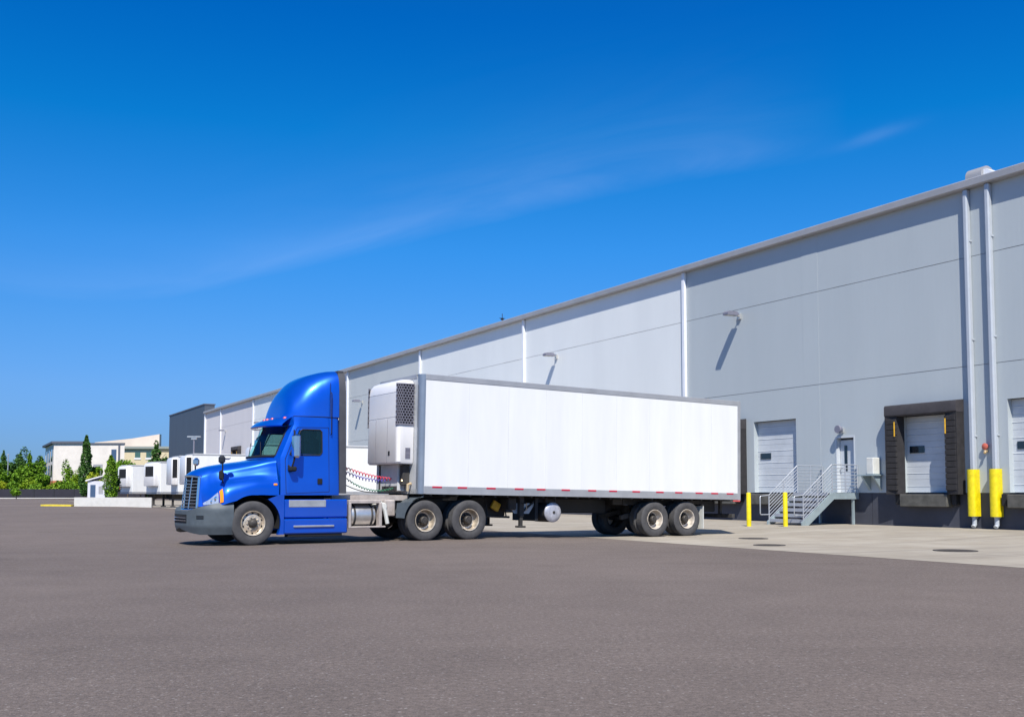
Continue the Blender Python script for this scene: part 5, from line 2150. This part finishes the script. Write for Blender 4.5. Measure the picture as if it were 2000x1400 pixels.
# ------------------------------------------------------------------ vegetation
def crown(shape, w, h, n, leaf, seed, z0=0.0):
    rg = np.random.default_rng(seed)
    pts = []
    if shape == 'cone':
        u = rg.random(n)
        z = 1 - np.sqrt(1 - u * 0.999)
        rad = (1 - z) ** 0.8 * (0.75 + 0.25 * np.sin(z * 38 + rg.random() * 6)) * np.sqrt(rg.uniform(0.35, 1, n))
        a = rg.uniform(0, 2 * math.pi, n)
        pts = np.stack([np.cos(a) * rad * w / 2, np.sin(a) * rad * w / 2, z * h], 1)
    elif shape == 'column':
        z = rg.random(n)
        prof = np.interp(z, [0, .08, .3, .6, .85, 1.0], [.55, .85, 1.0, .85, .5, .08])
        a = rg.uniform(0, 2 * math.pi, n)
        wob = 1 + 0.16 * np.sin(3 * a + z * 9) + 0.1 * np.sin(z * 31)
        rad = prof * wob * np.sqrt(rg.uniform(0.4, 1, n))
        pts = np.stack([np.cos(a) * rad * w / 2, np.sin(a) * rad * w / 2, z * h], 1)
    else:
        k = 16
        cen = rg.normal(0, 1, (k, 3))
        cen /= np.linalg.norm(cen, axis=1)[:, None]
        cen *= rg.uniform(0.25, 0.72, k)[:, None]
        cen[:, 2] = np.abs(cen[:, 2]) * 0.9 - 0.2 if shape == 'bush' else cen[:, 2]
        rr = rg.uniform(0.28, 0.46, k)
        ci = rg.integers(0, k, n)
        d = rg.normal(0, 1, (n, 3))
        d /= np.linalg.norm(d, axis=1)[:, None]
        p = cen[ci] + d * (rr[ci] * rg.uniform(0.7, 1.05, n))[:, None]
        pts = np.stack([p[:, 0] * w / 2, p[:, 1] * w / 2, (p[:, 2] + 1) / 2 * h], 1)
        pts[:, 2] = np.maximum(pts[:, 2], 0.05)
    n = len(pts)
    nr = rg.normal(0, 1, (n, 3))
    nr[:, 2] += 0.6
    nr /= np.linalg.norm(nr, axis=1)[:, None]
    t1 = np.cross(nr, rg.normal(0, 1, (n, 3)))
    t1 /= np.linalg.norm(t1, axis=1)[:, None]
    t2 = np.cross(nr, t1)
    s = (leaf * rg.uniform(0.6, 1.3, n))[:, None]
    V = np.stack([pts + t1 * s, pts + t2 * s * 0.6, pts - t1 * s, pts - t2 * s * 0.6], 1).reshape(-1, 3)
    V[:, 2] += z0
    return V, n


def plant(name, lab, cat, x, y, w, h, shape, leafm, n=1500, leaf=0.28, z0=0.6, seed=1, grp=None, base=0.0, trunk=True):
    o = thing(name, lab, cat, (x, y, base), 0, grp)
    V, n = crown(shape, w, h - z0, n, leaf, seed, z0)
    me = bpy.data.meshes.new('crown')
    F = np.arange(4 * n).reshape(-1, 4)
    me.from_pydata(V.tolist(), [], F.tolist())
    me.materials.append(LEAF[leafm])
    c = bpy.data.objects.new('crown', me)
    C.objects.link(c)
    c.parent = o
    if trunk:
        mb = MB()
        r0 = max(0.06, w * 0.035)
        mb.tube([(0, 0, -0.05), (0.05, 0, h * 0.3), (0, 0.04, h * 0.75)], [r0, r0 * 0.7, r0 * 0.25], 7)
        rg = random.Random(seed)
        for k in range(5):
            a = rg.uniform(0, 6.28)
            zz = h * rg.uniform(0.25, 0.6)
            mb.tube([(0.03, 0, zz), (math.cos(a) * w * 0.3, math.sin(a) * w * 0.3, zz + h * 0.18)], [r0 * 0.4, r0 * 0.12], 5)
        mb.build('trunk', M['bark'], o)
    return o


def px(pxx, Z):
    return (pxx - 1000) / 2000 * Z


def hpx(py, Z):
    return (961 - py) / 2000 * Z + 1.23


TREES = [
    # px, top y, width px, Z, shape, leaf, name, label
    (7, 876, 34, 222, 'cone', 'dark', 'conifer', 'dark pointed conifer at the very left edge of the trees'),
    (-12, 886, 30, 215, 'round', 'mid', 'tree', 'broad green tree cut by the left edge of the picture'),
    (24, 886, 38, 226, 'round', 'dark', 'tree', 'dark round tree right behind the thin pale light pole'),
    (40, 874, 34, 230, 'round', 'dark', 'tree', 'tall dark tree, highest of the far left group'),
    (58, 878, 30, 220, 'cone', 'mid', 'conifer', 'mid-green pointed tree right of the tallest dark tree'),
    (79, 886, 30, 236, 'round', 'dark', 'tree', 'dark tree touching the left side of the white building'),
    (72, 900, 34, 216, 'round', 'mid', 'tree', 'leafy green tree just left of the white building'),
    (16, 915, 40, 214, 'round', 'mid', 'tree', 'low green tree around the foot of the thin light pole'),
    (44, 908, 40, 212, 'round', 'mid', 'tree', 'wide green tree in the middle of the far left group'),
    (86, 922, 30, 210, 'round', 'mid', 'tree', 'low green tree in front of the orange brick base'),
    (56, 926, 30, 208, 'bush', 'bright', 'bush', 'bright green bush under the wide green tree'),
    (6, 934, 26, 207, 'bush', 'lime', 'bush', 'yellow-green bush at the far left above the dark fence'),
    (26, 930, 30, 208, 'bush', 'mid', 'bush', 'green bush right of the yellow-green one above the fence'),
    (72, 938, 34, 207, 'bush', 'mid', 'bush', 'green bush above the fence, below the white building corner'),
    (104, 938, 40, 207, 'bush', 'bright', 'bush', 'bright bush in front of the brick corner of the white building'),
    (128, 930, 44, 208, 'bush', 'mid', 'bush', 'broad green bush in front of the white building wall'),
    (134, 890, 26, 212, 'round', 'mid', 'tree', 'thin airy tree in front of the white building wall'),
    (150, 912, 34, 211, 'bush', 'bright', 'bush', 'tall bright bush left of the dark poplar'),
    (154, 938, 34, 206, 'bush', 'mid', 'bush', 'green bush at the foot of the dark poplar'),
    (168, 851, 20, 200, 'column', 'dark', 'poplar', 'tall narrow dark poplar in front of the white building'),
    (180, 912, 24, 196, 'bush', 'lime', 'bush', 'yellow-green bush right beside the dark poplar'),
    (194, 915, 22, 198, 'bush', 'lime', 'bush', 'yellow-green bush farther right of the poplar above the shed'),
    (188, 905, 22, 203, 'round', 'mid', 'tree', 'small green tree between the poplar and the brick base'),
    (172, 938, 24, 190, 'bush', 'dark', 'bush', 'dark bush between the poplar and the white shed'),
    (228, 895, 24, 188, 'round', 'mid', 'tree', 'green tree rising behind the leftmost parked trailer'),
    (251, 888, 34, 186, 'round', 'mid', 'tree', 'round green tree between the white and the cream building'),
    (276, 896, 34, 184, 'bush', 'bright', 'bush', 'bright bush below the windows of the cream building'),
    (305, 857, 54, 182, 'cone', 'dark', 'conifer', 'dark conifer in front of the cream building'),
    (322, 886, 20, 184, 'round', 'dark', 'tree', 'small dark tree between the conifer and the dark end block'),
]
for i, (cx, ty, wpx, Z, shp, lf, nm, lab) in enumerate(TREES):
    x = px(cx, Z)
    h = hpx(ty, Z)
    wd = wpx * Z / 2000
    nleaf = 3200 if shp != 'bush' else 2000
    if shp == 'cone' or shp == 'column':
        nleaf = 3600
    if cx == 134:
        nleaf = 700
    plant(nm, lab, nm if nm in ('bush',) else 'tree', x, Z, wd * (1.12 if shp == 'bush' else 1.15), h, shp, lf, nleaf, 0.25 if shp != 'bush' else 0.22,
          0.05 if shp == 'bush' else (1.2 if shp == 'round' else 0.5), 100 + i, 'trees and bushes beyond the yard', trunk=True)
# hedge conifer by the parked trailers, and the shrub before the fence
plant('conifer', 'narrow dark green conifer right of the white shed, beside the leftmost trailer', 'tree',
      px(217, 91), 91, 1.25, 3.9, 'column', 'mid', 2200, 0.10, 0.05, 301, None, base=0.6)
plant('conifer', 'small dark conifer tip behind the narrow one by the leftmost trailer', 'tree',
      px(226, 92), 92.2, 1.0, 2.6, 'bush', 'dark', 900, 0.10, 0.0, 302, None, base=0.6)
plant('shrub', 'small round green shrub in front of the dark fence at far left', 'shrub',
      px(34, 185), 185, 2.3, 2.6, 'bush', 'mid', 900, 0.16, 0.0, 303, None)
